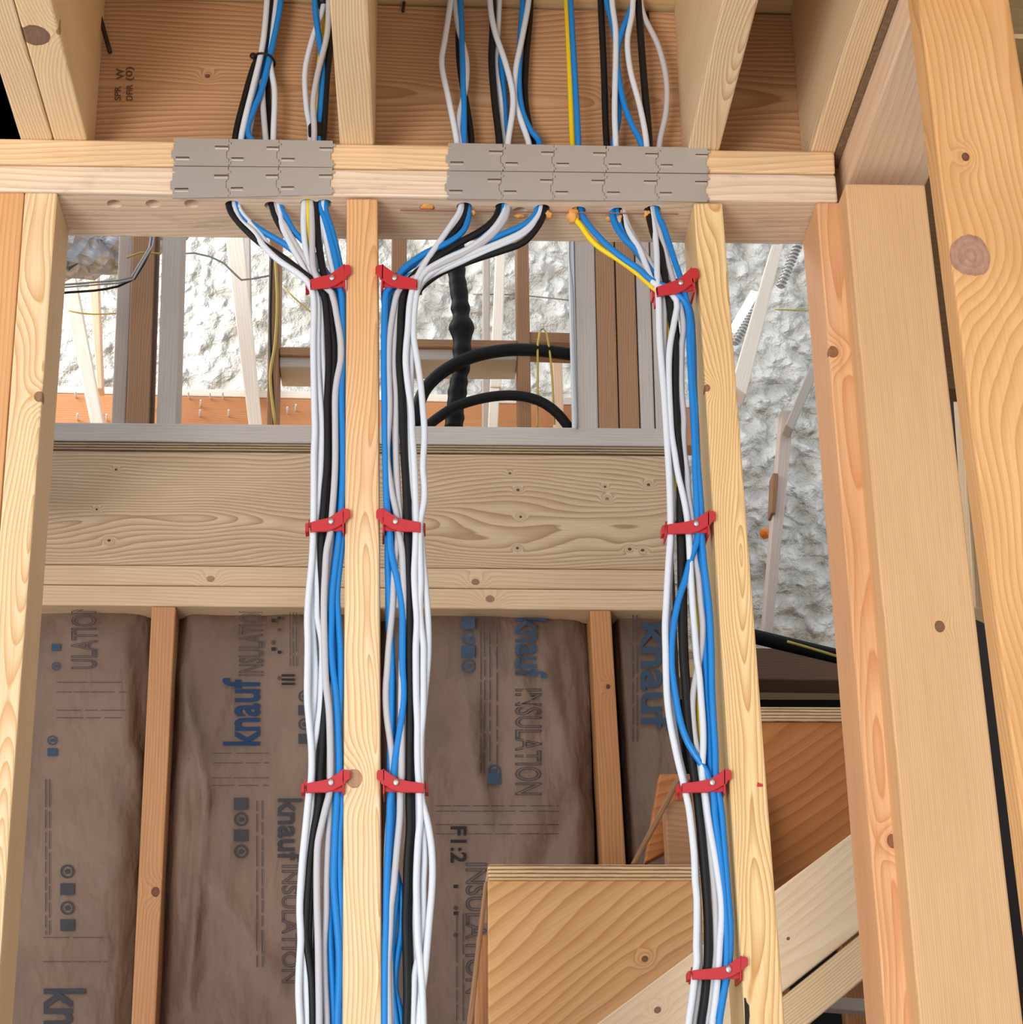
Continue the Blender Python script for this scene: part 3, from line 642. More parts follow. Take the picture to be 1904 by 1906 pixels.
cable('blue cable from the second hole, weaving at the bottom right of centre', 'b', rb,
      [(924, -60), (923, 0), (927, 74), (936, 150), (941, 228), (941, 262)], 'B2',
      [(932, 402), (900, 432), (870, 444), (830, 462), (790, 482), (757, 502), (738, 522), (726, 545), (722, 620), (723, 760), (726, 900), (728, 990), (724, 1060), (724, 1160), (731, 1260), (731, 1360), (731, 1460), (726, 1540), (731, 1600), (741, 1640), (748, 1680), (746, 1740), (738, 1790), (735, 1840), (744, 1880), (748, 1925)], .015, GB, hx=.001)
# bundle C -----------------------------------------------------------------
cable('yellow cable, the only one fanning lowest at the right bundle', 'y', .0032,
      [(1053, -60), (1054, 0), (1060, 129), (1065, 262)], 'C1',
      [(1070, 404), (1082, 421), (1097, 443), (1116, 461), (1146, 480), (1180, 504), (1216, 536), (1238, 560), (1243, 620), (1247, 700), (1260, 900), (1280, 1000), (1294, 1100), (1300, 1180), (1301, 1300), (1308, 1440), (1322, 1560), (1332, 1700), (1330, 1800), (1318, 1925)], .014, GC, hx=-.003)
cable('blue cable beside the yellow one, bowing out wide between clips', 'b', rb,
      [(1061, -60), (1062, 0), (1069, 129), (1076, 262)], 'C1',
      [(1082, 397), (1091, 413), (1110, 436), (1135, 461), (1163, 483), (1191, 502), (1212, 521), (1250, 540), (1279, 570), (1283, 640), (1287, 720), (1291, 770), (1293, 840), (1295, 900), (1298, 960), (1299, 985), (1296, 1012), (1286, 1038), (1276, 1076), (1264, 1113), (1256, 1151), (1251, 1189), (1250, 1235), (1253, 1265), (1259, 1305), (1267, 1345), (1281, 1384), (1298, 1411), (1315, 1437), (1323, 1460), (1328, 1480), (1331, 1520), (1336, 1560), (1343, 1620), (1350, 1700), (1353, 1760), (1350, 1830), (1338, 1925)], .002, GC, hx=.003)
cable('blue cable from the middle hole of the right group', 'b', rb,
      [(1128, -60), (1129, 0), (1144, 66), (1148, 147), (1151, 221), (1143, 262)], 'C2',
      [(1140, 402), (1146, 421), (1163, 446), (1187, 468), (1202, 490), (1225, 518), (1260, 540), (1283, 572), (1290, 640), (1292, 720), (1296, 800), (1299, 880), (1302, 950), (1303, 1000), (1308, 1090), (1311, 1180), (1313, 1240), (1315, 1300), (1319, 1340), (1321, 1400), (1324, 1450), (1330, 1480), (1335, 1540), (1341, 1620), (1349, 1720), (1352, 1800), (1345, 1860), (1335, 1925)], .009, GC, hx=-.005)
cable('blue cable nearest the right stud, falling from the last hole', 'b', rb,
      [(1182, -60), (1179, 0), (1155, 66), (1148, 110), (1159, 184), (1175, 230), (1192, 264)], 'C3',
      [(1222, 396), (1233, 417), (1244, 449), (1256, 487), (1267, 519), (1273, 540), (1278, 565), (1286, 610), (1287, 660), (1289, 711), (1294, 760), (1294, 800), (1297, 845), (1301, 896), (1305, 950), (1306, 995), (1308, 1025), (1312, 1063), (1318, 1113), (1322, 1164), (1324, 1220), (1325, 1288), (1328, 1343), (1331, 1397), (1332, 1440), (1337, 1474), (1343, 1515), (1347, 1566), (1351, 1616), (1355, 1670), (1359, 1724), (1358, 1776), (1353, 1820), (1344, 1854), (1331, 1890), (1322, 1925)], .003, GC, hx=.003)
cable('white cable from the last hole, outermost left of the right bundle', 'w', rw,
      [(1178, -60), (1177, 22), (1168, 74), (1173, 129), (1192, 202), (1203, 264)], 'C3',
      [(1212, 396), (1218, 427), (1222, 465), (1223, 502), (1224, 531), (1226, 560), (1227, 610), (1229, 650), (1232, 686), (1236, 736), (1239, 780), (1242, 830), (1245, 880), (1247, 930), (1248, 975), (1248, 1000), (1245, 1038), (1242, 1088), (1240, 1126), (1238, 1164), (1239, 1215), (1240, 1261), (1242, 1302), (1247, 1343), (1255, 1384), (1264, 1425), (1271, 1452), (1276, 1475), (1282, 1503), (1287, 1541), (1292, 1591), (1294, 1642), (1297, 1673), (1297, 1724), (1296, 1763), (1297, 1790), (1293, 1821), (1288, 1860), (1281, 1925)], .001, GC, hx=-.004)
cable('white cable slanting across the black one, right bundle', 'w', rw,
      [(1140, -60), (1139, 0), (1146, 60), (1144, 206), (1146, 264)], 'C2',
      [(1161, 408), (1172, 434), (1191, 465), (1204, 499), (1217, 527), (1240, 540), (1259, 560), (1255, 598), (1248, 636), (1245, 673), (1245, 711), (1247, 760), (1250, 808), (1256, 846), (1262, 883), (1271, 921), (1278, 959), (1282, 1000), (1284, 1038), (1286, 1076), (1289, 1126), (1293, 1176), (1297, 1225), (1302, 1261), (1305, 1302), (1308, 1343), (1309, 1384), (1307, 1440), (1312, 1478), (1317, 1516), (1323, 1553), (1330, 1591), (1338, 1642), (1342, 1673), (1343, 1712), (1340, 1750), (1338, 1790), (1335, 1828), (1331, 1866), (1325, 1925)], .002, GC, hx=.006)
cable('white cable kinked between the clips, right bundle', 'g', rw,
      [(1193, -60), (1195, 18), (1225, 85), (1240, 147), (1240, 206), (1228, 264)], 'C3',
      [(1216, 402), (1227, 432), (1239, 474), (1250, 512), (1259, 540), (1265, 565), (1272, 600), (1272, 618), (1269, 640), (1268, 673), (1268, 724), (1272, 768), (1273, 785), (1272, 814), (1274, 846), (1279, 883), (1281, 921), (1287, 960), (1290, 1000), (1293, 1038), (1300, 1076), (1303, 1113), (1308, 1164), (1306, 1202), (1301, 1232), (1295, 1261), (1289, 1302), (1290, 1343), (1295, 1384), (1303, 1425), (1306, 1460), (1308, 1478), (1318, 1541), (1323, 1591), (1329, 1654), (1331, 1680), (1333, 1737), (1333, 1780), (1326, 1828), (1321, 1870), (1316, 1925)], .007, GC, hx=.001)
cable('thick black cable down the middle of the right bundle', 'k', .0044,
      [(1186, -60), (1188, 0), (1197, 129), (1208, 264)], 'C3',
      [(1208, 400), (1218, 440), (1229, 465), (1235, 502), (1240, 530), (1246, 565), (1252, 610), (1257, 648), (1257, 711), (1258, 774), (1262, 820), (1267, 871), (1266, 921), (1266, 985), (1267, 1013), (1268, 1076), (1269, 1151), (1271, 1220), (1275, 1275), (1279, 1330), (1284, 1384), (1291, 1440), (1297, 1478), (1301, 1516), (1305, 1553), (1310, 1604), (1315, 1666), (1318, 1724), (1318, 1776), (1315, 1828), (1311, 1866), (1304, 1925)], .006, GC, hx=-.008)
cable('second black cable, mostly hidden in the right bundle', 'k', rk,
      [(1116, -60), (1118, 0), (1124, 129), (1129, 264)], 'C2',
      [(1158, 412), (1175, 445), (1205, 490), (1235, 530), (1256, 600), (1261, 680), (1263, 780), (1270, 880), (1272, 1000), (1272, 1100), (1274, 1200), (1279, 1290), (1286, 1390), (1298, 1480), (1306, 1580), (1316, 1700), (1316, 1800), (1307, 1925)], .014, GC, hx=.0)
cable('grey-white cable behind the outermost white one, right bundle', 'g', rw,
      [], 'C2', [(1166, 412), (1188, 455), (1212, 492), (1232, 525), (1236, 570), (1236, 650), (1238, 740), (1246, 840), (1252, 940), (1249, 1000), (1246, 1080), (1243, 1160), (1245, 1250), (1252, 1330), (1262, 1400), (1276, 1460), (1285, 1520), (1293, 1600), (1299, 1680), (1301, 1760), (1301, 1820), (1297, 1860), (1290, 1925)], .009, GC, hx=.004)
cable('blue cable sandwiched between the white ones near the top of the right bundle', 'b', rb,
      [], 'C2', [(1152, 410), (1163, 440), (1190, 476), (1215, 506), (1245, 535), (1272, 560), (1284, 620), (1289, 760), (1298, 900), (1302, 1000), (1309, 1150), (1317, 1330), (1326, 1470), (1337, 1600), (1347, 1740), (1347, 1820), (1335, 1925)], .018, GC, hx=.0)

# ------------------------------------------------------------------ red cable stackers
def stacker(ex, ey, mir, ln, label, tilt=0., slope=0., hook=0):
    """ex,ey: photo point where the clip meets the stud's front edge; mir=+1 when the cables are on the left"""
    ct, st_ = math.cos(tilt), math.sin(tilt)
    def q(x, y, Y):
        x, y = x*mir, y
        return P(ex+x*ct-y*st_*mir, ey+x*st_*mir+y*ct, Y=Y)
    Yf = FY-.0065
    front = [(-ln, -6+slope), (-46, -11+slope*.5), (-28, -15), (-13, -25), (-3, -32), (8, -31), (11, -27), (11, -15), (4, -11), (2, -6), (-7, -1), (-19, 6), (-34, 10.5), (-ln, 11+slope)]
    bm = bmesh.new(); prism(bm, [q(x, y, Yf) for x, y in front], Vector((0, .0035, 0)))
    # thin end plate and hook running back round the cables
    o3 = lambda x, y0, y1, w_: prism(bm, [q(x, y0, Yf), q(x+w_, y0, Yf), q(x+w_, y1, Yf), q(x, y1, Yf)], Vector((0, .034, 0)))
    o3(-ln, -5+slope, 10+slope, 3)
    # back arm
    prism(bm, [q(x, y, Yf+.034) for x, y in [(-ln-3, -12+slope), (-3, -20), (-1, 2), (-34, 1), (-ln-3, 3+slope)]], Vector((0, .003, 0)))
    # little catch standing outside the end plate
    prism(bm, [q(x, y, Yf+.02) for x, y in [(-ln-9, -4+slope), (-ln-2.5, -6+slope), (-ln-2.5, 11+slope), (-ln-9, 12+slope)]], Vector((0, .015, 0)))
    # foot against the side of the stud and lower lip
    prism(bm, [q(x, y, Yf) for x, y in [(-4, -32), (-.5, -34), (-.5, 14), (-4, 12)]], Vector((0, .036, 0)))
    prism(bm, [q(x, y, Yf+.004) for x, y in [(-34, 9), (-12, 1), (-3, -4), (-2, 9), (-14, 10)]], Vector((0, .003, 0)))
    bmesh.ops.bevel(bm, geom=bm.edges[:], offset=.0005, segments=1, affect='EDGES')
    o = pmesh('cable_stacker', bm, m_redp); tag(o, label, 'cable clip', 'red cable stackers')
    c = q(-25, -8, Yf-.0012); bm = bmesh.new()
    bmesh.ops.create_uvsphere(bm, u_segments=14, v_segments=8, radius=.0031, matrix=Matrix.Translation(c) @ Matrix.Diagonal((1, .55, 1.15, 1)))
    for f in bm.faces: f.smooth = True
    pmesh('nail_head', bm, m_nail, o)
stacker(643, 524, 1, 66, 'topmost red clip left of the centre stud, under the fanned cables', tilt=-.03)
stacker(641, 978, 1, 64, 'middle red clip left of the centre stud')
stacker(641, 1464, 1, 72, 'lowest red clip left of the centre stud, by the round knot')
stacker(709, 524, -1, 68, 'topmost red clip right of the centre stud, under the curved cables', tilt=-.03)
stacker(711, 978, -1, 72, 'middle red clip right of the centre stud')
stacker(712, 1464, -1, 77, 'lowest red clip right of the centre stud')
stacker(1293, 530, 1, 72, 'tilted topmost red clip on the right stud', tilt=-.14)
stacker(1321, 982, 1, 80, 'second red clip down on the right stud')
stacker(1351, 1464, 1, 82, 'third red clip down on the right stud')
stacker(1381, 1812, 1, 92, 'lowest red clip on the right stud, near the bottom of the photo')

# ------------------------------------------------------------------ cable tie, tape, orange foam at the holes
def ring(name, cpx, Y, rx_, rz_, mat, label, cat, thick=.0016, tilt=0.):
    c = P(*cpx, Y=Y); pts = []
    for k in range(29):
        a = 2*math.pi*k/28; pts.append(c+Vector((math.cos(a)*rx_, math.sin(a)*rz_, math.cos(a)*tilt)))
    bm = bmesh.new(); tube(bm, pts, thick, 8, caps=False); bmesh.ops.remove_doubles(bm, verts=bm.verts, dist=1e-5)
    bmesh.ops.recalc_face_normals(bm, faces=bm.faces)
    return tag(pmesh(name, bm, mat), label, cat)
t = ring('cable_tie', (492, 114), FY+.026, .0125, .016, m_ck, 'black cable tie gathering the upper left cables', 'cable tie', .0014, -.002)
bm = bmesh.new(); c = P(471, 104, Y=FY+.026)
bmesh.ops.create_uvsphere(bm, u_segments=10, v_segments=8, radius=.0042, matrix=Matrix.Translation(c) @ Matrix.Diagonal((1, .8, 1, 1)))
for f in bm.faces: f.smooth = True
pmesh('tie_head', bm, m_ck, t)
def tape(cpx0, cpx1, rx_, label):
    pts = [P(*cpx0, Y=FY+.03), P(*cpx1, Y=FY+.03)]; bm = bmesh.new(); tube(bm, spline(pts, .003), rx_, 16, 1.35)
    bmesh.ops.recalc_face_normals(bm, faces=bm.faces)
    tag(pmesh('tape_wrap', bm, m_ck), label, 'tape')
tape((589, 238), (589, 262), .0102, 'black tape wrapped round the cables just above the left steel plates')
tape((602, -40), (601, 11), .0072, 'black tape wrapped round the upper cables at the top edge of the photo')
def blob(cpx, rx_, ry_, rz_, label, seed, Z=None):
    c = P(*cpx, Z=ZB); c.y = max(c.y, FY+.02); c.z += (.007 if seed == 1 else -rz_*.2); bm = bmesh.new()
    bmesh.ops.create_icosphere(bm, subdivisions=3, radius=1)
    for v in bm.verts:
        n_ = v.co.normalized(); k = 1+.35*noise.noise(n_*2.2+Vector((seed, 0, 0)))
        v.co = c+Vector((n_.x*rx_*k, n_.y*ry_*k, n_.z*rz_*k))
    for f in bm.faces: f.smooth = True
    tag(pmesh('firestop_foam', bm, m_foamo), label, 'firestop foam', 'orange firestop foam under the top plate')
blob((795, 394), .0085, .0085, .004, 'orange plug imitating light inside the empty hole right of the centre stud', 1)  # added plug; its orange paints the light seen through the open hole
blob((880, 396), .004, .005, .003, 'smear of orange foam by the first cable hole right of centre', 2)
blob((967, 402), .0065, .004, .002, 'flat orange foam smear between the second and third cable holes right of centre', 3)
blob((1019, 399), .006, .007, .005, 'orange foam beside the outermost black cable of the arch', 4)
blob((1066, 400), .0075, .009, .009, 'orange foam lump around the yellow cable', 5)
blob((1154, 405), .0065, .008, .014, 'pale orange foam plug hanging between blue and white cables', 6)
blob((1132, 407), .004, .005, .003, 'crumbly orange foam left of the hanging plug', 7)
blob((1205, 399), .0045, .007, .005, 'thin orange foam at the last cable hole on the right', 8)

# ------------------------------------------------------------------ rear wall: rim, plates, sole plate
XL = -1.75
def rearboard(name, xl, y0l, y0r, y1l, y1r, xr, mat, label, cat, Y=RY, depth=.089, knots=None):
    # y at x=100 and x=1235, prolonged to xl..xr
    f = lambda x, a, b: a+(b-a)*(x-100)/1135.
    return board(name, [(xl, f(xl, y0l, y0r)), (xr, f(xr, y0l, y0r)), (xr, f(xr, y1l, y1r)), (xl, f(xl, y1l, y1r))], Y, depth, mat, label, cat, axis='x')
rearboard('sole_plate', -300, 785.5, 797, 820.5, 831, 1252, m_backgrey, 'grey-white bottom plate of the upstairs wall, on the plywood floor edge', 'bottom plate')
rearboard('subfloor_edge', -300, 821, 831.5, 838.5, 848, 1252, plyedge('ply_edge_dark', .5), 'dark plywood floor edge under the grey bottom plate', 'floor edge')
rearboard('header_board', -300, 839, 848.5, 1050, 1060, 1252,
          lambda kn: wood('w_hd', L(204, 178, 146), L(150, 114, 82), freq=150, u0=.03, v0=.02, tilt=.02, warp=.03, amt=.85, seed=11,
                          knots=[kn(216, 874, .002, L(60, 46, 38)), kn(180, 948, .002, L(60, 46, 38)), kn(203, 1006, .0026, L(50, 40, 34)), kn(949, 881, .002, L(60, 46, 38)),
                                 kn(964, 912, .0024, L(60, 50, 46)), kn(969, 962, .0024, L(60, 50, 46)), kn(963, 1020, .0024, L(50, 38, 32)), kn(1126, 906, .002, L(60, 46, 38)),
                                 kn(1130, 928, .003, L(150, 108, 84)), kn(1172, 1022, .0028, L(50, 38, 32)), kn(1196, 1024, .0026, L(50, 38, 32)), kn(1207, 902, .003, L(50, 38, 32))]),
          'wide weathered header board with nail holes across the rear wall', 'header')
rearboard('top_plate', -300, 1051, 1061, 1087, 1098, 1252,
          lambda kn: wood('w_rp1', L(214, 184, 150), L(176, 138, 102), freq=160, u0=.06, v0=.04, tilt=.01, amt=.5, seed=85, knots=[kn(392, 1078, .006, L(172, 128, 92)), kn(885, 1083, .006, L(150, 104, 80))]),
          'upper plate of the rear wall right under the wide header board', 'top plate')
rearboard('top_plate', -300, 1088.5, 1099, 1126, 1136, 1252,
          lambda kn: wood('w_rp2', L(218, 188, 152), L(180, 142, 106), freq=160, u0=.06, v0=.04, tilt=.01, amt=.45, seed=88, knots=[kn(912, 1114, .007, L(160, 112, 86))]),
          'lowest plate of the rear wall, above the brown paper', 'top plate')
# rear wall studs, orange
g = 'orange studs between the brown paper batts'
board('rear_stud', [(282, 1128.5), (327, 1129), (289, 1906), (244, 1906)], RY, .089,
      lambda kn: wood('w_r1', L(200, 146, 100), L(156, 104, 66), freq=200, u0=.05, v0=.03, tilt=.005, amt=.5, seed=91, knots=[kn(289, 1660, .007, L(110, 64, 44))]), 'narrow orange-brown stud left between the brown paper batts', 'stud', g, zb=.04)
board('rear_stud', [(672, 1132), (708, 1132), (704, 1906), (664, 1906)], RY, .089, m_kstud, 'rear stud almost hidden behind the centre stud', 'stud', g, zb=.04)
board('rear_stud', [(1098, 1136), (1137, 1136), (1166, 1620), (1122, 1620)], RY, .089,
      lambda kn: wood('w_r3', L(196, 138, 88), L(150, 96, 56), freq=200, u0=.05, v0=.03, tilt=.005, amt=.5, seed=93, knots=[kn(1132, 1278, .004, L(80, 46, 30))]), 'orange stud right of the batt with the large blue lettering', 'stud', g, zb=.04)

# ------------------------------------------------------------------ kraft paper batts
T = NT('kraft_paper'); tc = T.n('ShaderNodeTexCoord').outputs['Object']
k1 = T.noise(T.vmul(tc, (5, 5, 3)), 1, 5, .6); k2 = T.noise(T.vmul(tc, (160, 160, 30)), 1, 2)
kc = T.mix(T.ramp(k1, [(.35, (0, 0, 0)), (.7, (1, 1, 1))]), L(136, 112, 95), L(106, 84, 70))
kc = T.mix(T.math('MULTIPLY', k2, .25), kc, L(84, 66, 56))
T.t.links.new(kc, T.b.inputs['Base Color']); T.b.inputs['Roughness'].default_value = .6; T.b.inputs['Specular IOR Level'].default_value = .35
T.bump(T.noise(T.vmul(tc, (16, 16, 8)), 1, 3, .5, .3), .8, .02)
m_kraft = T.m
KY = RY+.03
folds = []
def kh(x, z):
    q = Vector((x*6, z*2.6, 1.3)); h = .012*noise.noise(q)+.006*noise.noise(q*2.7)
    r = 1-abs(noise.noise(Vector((x*4.+z*1.6, z*3.2-x*2, 8.))))*2; h += .008*max(0, r)**6
    for (a, b, wd, am) in folds:
        d = b-a; tt = max(0, min(1, ((x-a[0])*d[0]+(z-a[1])*d[1])/(d[0]**2+d[1]**2)))
        ds = math.hypot(x-a[0]-d[0]*tt, z-a[1]-d[1]*tt); h += am*math.exp(-(ds/wd)**2)
    return h
def fold(p0, p1, wd, am):
    a = P(*p0, Y=KY); b = P(*p1, Y=KY); folds.append((Vector((a.x, a.z)), Vector((b.x, b.z)), wd, am))
fold((335, 1240), (385, 1480), .012, .018); fold((385, 1480), (350, 1860), .01, .016); fold((345, 1300), (330, 1700), .012, .012)
fold((90, 1170), (270, 1160), .006, .012); fold((250, 1160), (262, 1400), .012, -.014); fold((255, 1400), (258, 1490), .012, .022)
fold((880, 1190), (1000, 1330), .02, .018); fold((1060, 1180), (1075, 1320), .02, -.02); fold((1010, 1240), (1085, 1500), .015, .012); fold((1085, 1450), (1000, 1640), .02, -.015)
fold((1050, 1150), (1075, 1330), .007, .012); fold((400, 1640), (520, 1830), .012, .012); fold((350, 1160), (600, 1190), .007, .009)
fold((90, 1440), (250, 1436), .004, .009); fold((860, 1300), (900, 1500), .02, .014); fold((800, 1360), (880, 1420), .014, .012)
def kpt(x, y):
    p = P(x, y, Y=KY); p = P(x, y, Y=KY-kh(p.x, p.z)-.006); return p
def batt(tl, tr, br, bl, rag, label):
    bm = bmesh.new(); nx, nz = 40, 110; G = []
    A = [P(*q, Y=KY) for q in (tl, tr, br, bl)]
    for a, b in ((0, 3), (1, 2)):
        d = A[b]-A[a]; A[b] = A[a]+d*((.05-A[a].z)/d.z)
    for i in range(nx+1):
        row = []
        for j in range(nz+1):
            s_, t_ = i/nx, j/nz
            p = lerp(lerp(A[0], A[1], s_), lerp(A[3], A[2], s_), t_).copy()
            e = min(s_, 1-s_); h = kh(p.x, p.z)-.03*math.exp(-(e/.05)**2)
            if j == 0: p.z += rag*(noise.noise(Vector((p.x*25, 3, 1)))+.4*noise.noise(Vector((p.x*90, 3, 1))))
            h -= .014*math.exp(-(t_/.02)**2)
            p.y = KY-h; row.append(bm.verts.new(p))
        G.append(row)
    for i in range(nx):
        for j in range(nz):
            f = bm.faces.new((G[i][j], G[i][j+1], G[i+1][j+1], G[i+1][j])); f.smooth = True
    r = bmesh.ops.extrude_face_region(bm, geom=bm.faces[:])
    bmesh.ops.translate(bm, vec=(0, .06, 0), verts=[v for v in r['geom'] if isinstance(v, bmesh.types.BMVert)])
    bmesh.ops.recalc_face_normals(bm, faces=bm.faces)
    return tag(pmesh('insulation_batt', bm, m_kraft), label, 'insulation', 'paper-faced insulation batts')
b1 = batt((-60, 1108), (279, 1126), (244, 1906), (-180, 1906), .012, 'brown paper-faced batt between the pale left stud and the narrow orange stud')
b2 = batt((330, 1130), (672, 1136), (664, 1906), (290, 1906), .006, 'brown paper-faced batt left of the first cable bundle with blue lettering reading upwards')
b3 = batt((709, 1128), (1096, 1136), (1120, 1906), (705, 1906), .006, 'brown paper-faced batt right of the cables with large blue lettering reading downwards')
b4 = batt((1143, 1120), (1250, 1128), (1300, 1906), (1192, 1906), .01, 'narrow dark paper-faced batt behind the right cable bundle')
def kprint(body, rect, up, parent, mat, outline=False, name='printed_lettering'):
    """rect x0,y0,x1,y1 in the photo; up: reads upwards (tops to the left), else downwards (tops to the right)"""
    x0, y0, x1, y1 = rect
    if up: printed(name, body, (x0, y1), (x0, y0), (x1, y1), kpt, mat, parent, outline)
    else: printed(name, body, (x1, y0), (x1, y1), (x0, y0), kpt, mat, parent, outline)
m_ink2 = plain('print_blue_strong', L(44, 62, 92), .8, spec=.1)
m_ink3 = plain('print_grey', L(72, 70, 74), .8, spec=.1)
kprint('knauf', (414, 1262, 484, 1388), True, b2, m_ink2)
kprint('INSULATION', (444, 1124, 490, 1258), True, b2, m_ink3, True)
kprint('ULATION', (132, 1122, 180, 1245), True, b1, m_ink3, True)
kprint('knauf', (516, 1486, 562, 1604), False, b2, m_ink3)
kprint('INSULATION', (524, 1610, 556, 1830), False, b2, m_ink3, True)
kprint('knauf', (80, 1840, 160, 2010), False, b1, m_ink3)
kprint('knauf', (958, 1150, 1018, 1262), False, b3, m_ink)
kprint('INSULATION', (958, 1282, 1008, 1480), False, b3, m_ink3, True)
kprint('INSULATION', (866, 1606, 906, 1850), False, b3, m_ink3, True)
kprint('F1:2', (838, 1538, 868, 1606), False, b3, m_inkd)
kprint('knauf', (1192, 1160, 1250, 1360), False, b4, m_ink)
kprint('III', (524, 1255, 548, 1275), True, b2, m_inkd)
def icons(cx, ys, parent, mat, s=13):
    """column of small square and round marks"""
    bm = bmesh.new()
    for k, y in enumerate(ys):
        if k % 2 == 0:
            pts = [(cx-s, y-s*.85), (cx+s, y-s*.85), (cx+s, y+s*.85), (cx-s, y+s*.85)]
            bm.faces.new([bm.verts.new(kpt(*p)) for p in pts][::-1])
        else:
            n = 20; o_ = [bm.verts.new(kpt(cx+s*math.cos(a), y+s*math.sin(a))) for a in [6.283*i/n for i in range(n)]]
            i_ = [bm.verts.new(kpt(cx+s*.72*math.cos(a), y+s*.72*math.sin(a))) for a in [6.283*i/n for i in range(n)]]
            for i in range(n): bm.faces.new((o_[i], i_[i], i_[(i+1) % n], o_[(i+1) % n]))
            bm.faces.new([bm.verts.new(kpt(cx+s*.4*math.cos(a), y+s*.4*math.sin(a))) for a in [6.283*i/8 for i in range(8)]][::-1])
    pmesh('printed_icons', bm, mat, parent)
icons(509, [1155, 1196, 1208], b2, m_inkd, 4); icons(520, [1150, 1172, 1214, 1262], b2, m_inkd, 3.5); icons(848, [1650, 1690, 1700, 1740], b3, m_inkd, 4)
icons(448, [1496, 1525, 1555, 1585], b2, m_ink3); icons(125, [1722, 1690, 1655, 1622], b1, m_ink3)
icons(871, [1160, 1188, 1213, 1240], b3, m_ink); icons(566, [1375, 1348, 1322, 1296], b2, m_ink3, 11)
icons(97, [1400, 1378], b1, m_ink, 9); icons(920, [1450, 1435], b3, m_ink, 12)
icons(104, [1205, 1240], b1, m_ink, 8)
def lines(xs, y0, y1, parent, mat, wd=1.1, horizontal=False):
    bm = bmesh.new()
    for x in xs:
        a = y0; k = 0
        while a < y1:
            b = min(a+random.uniform(20, 60), y1); pr = None
            n = max(1, int((b-a)/10))
            for i in range(n+1):
                yy = a+(b-a)*i/n
                vv = (bm.verts.new(kpt(x-wd, yy)), bm.verts.new(kpt(x+wd, yy))) if not horizontal else (bm.verts.new(kpt(yy, x+wd)), bm.verts.new(kpt(yy, x-wd)))
                if pr: bm.faces.new((pr[0], vv[0], vv[1], pr[1]))
                pr = vv
            a = b+random.uniform(2, 8)
    pmesh('printed_lines', bm, mat, parent)
lines([540, 546, 552], 1140, 1240, b2, m_ink3, .7); lines([895, 902, 912, 925], 1150, 1440, b3, m_ink3, .8)
lines([85, 92], 1450, 1740, b1, m_ink3, .8); lines([478, 488], 1490, 1800, b2, m_ink3, .8); lines([850, 862], 1700, 1900, b3, m_ink3, .8)
lines([1178, 1186], 1140, 1380, b4, m_ink3, .8)
lines([1270, 1288, 1322, 1336], 105, 235, b1, m_ink3, .6, True); lines([1402, 1420, 1448, 1462], 395, 500, b2, m_ink3, .6, True); lines([1500, 1510, 1535, 1552], 810, 1040, b3, m_ink3, .6, True)
lines([1745, 1790], 80, 200, b1, m_ink3, .6, True)

# ------------------------------------------------------------------ upstairs room seen through the opening
G1 = 'upstairs wall studs'
UY = RY+.005
board('upper_stud', [(249, 395), (290, 395), (277, 793), (234, 793)], UY, .085, m_backdark, 'brown stud upstairs between the pale stud edge and the grey-tan stud', 'stud', G1)
board('upper_stud', [(224, 395), (250, 395), (233, 791), (207, 791)], UY+.06, .04, m_backgrey, 'pale stud edge nailed behind the brown stud upstairs', 'stud', G1)
board('upper_stud', [(304, 395), (339, 395), (328, 794), (291, 794)], UY, .085, m_backgrey, 'grey-tan stud upstairs with a bluish right side', 'stud', G1)
board('upper_stud', [(502, 395), (523, 395), (516, 796), (496, 796)], UY+.25, .085, m_backdark, 'thin dark stud upstairs beside the first bundle', 'stud', G1, zb=ZD+.013)
board('upper_stud', [(729, 395), (757, 395), (757, 796), (727, 796)], UY+.25, .085, m_backdark, 'brown stud upstairs behind the upper clip right of centre', 'stud', G1, zb=ZD+.013)
board('upper_stud', [(961, 395), (983, 395), (989, 800), (966, 800)], UY+.25, .085, m_backdark, 'slim brown stud upstairs behind the tubing arcs', 'stud', G1, zb=ZD+.013)
for i, (a, b, c, d, m, lb) in enumerate([
        (1068, 1105, 1114, 1075, m_backgrey, 'grey first stud of the pack upstairs at the right of the opening'),
        (1106, 1141, 1152, 1115, m_backdark, 'brown second stud of the pack upstairs'),
        (1143, 1178, 1191, 1154, m_backdark, 'brown third stud of the pack upstairs'),
        (1180, 1206, 1219, 1193, m_backgrey, 'narrow fourth stud of the pack upstairs'),
        (1208, 1244, 1258, 1221, m_backgrey, 'last grey stud of the pack, behind the right bundle')]):
    board('upper_stud', [(a, 395), (b, 395), (c, 803), (d, 803)], UY, .085, m, lb, 'stud', G1, bev=.003)
board('foil_strip', [(1056, 395), (1067, 395), (1076, 802), (1066, 802)], UY-.002, .02, plain('foil_edge', L(196, 200, 204), .4, .3), 'light grey strip edging the stud pack upstairs', 'strip')
GZ = 4.55
board('floor_band', [(-100, 727), (1300, 760), (1300, 830), (-100, 812)], GZ, .06, m_orange, 'orange band board at the foot of the foam wall upstairs', 'band board', axis='x')
bandnails = [(140, 740), (143, 782), (180, 770), (198, 783), (225, 741), (352, 742), (371, 775), (372, 757), (392, 743), (424, 775), (415, 742), (535, 770), (549, 765), (283, 762), (586, 762)]
board('window_ledge', [(-100, 713), (1300, 744), (1300, 759), (-100, 726)], GZ, .1, m_white, 'white ledge above the orange band board upstairs', 'ledge', axis='x')
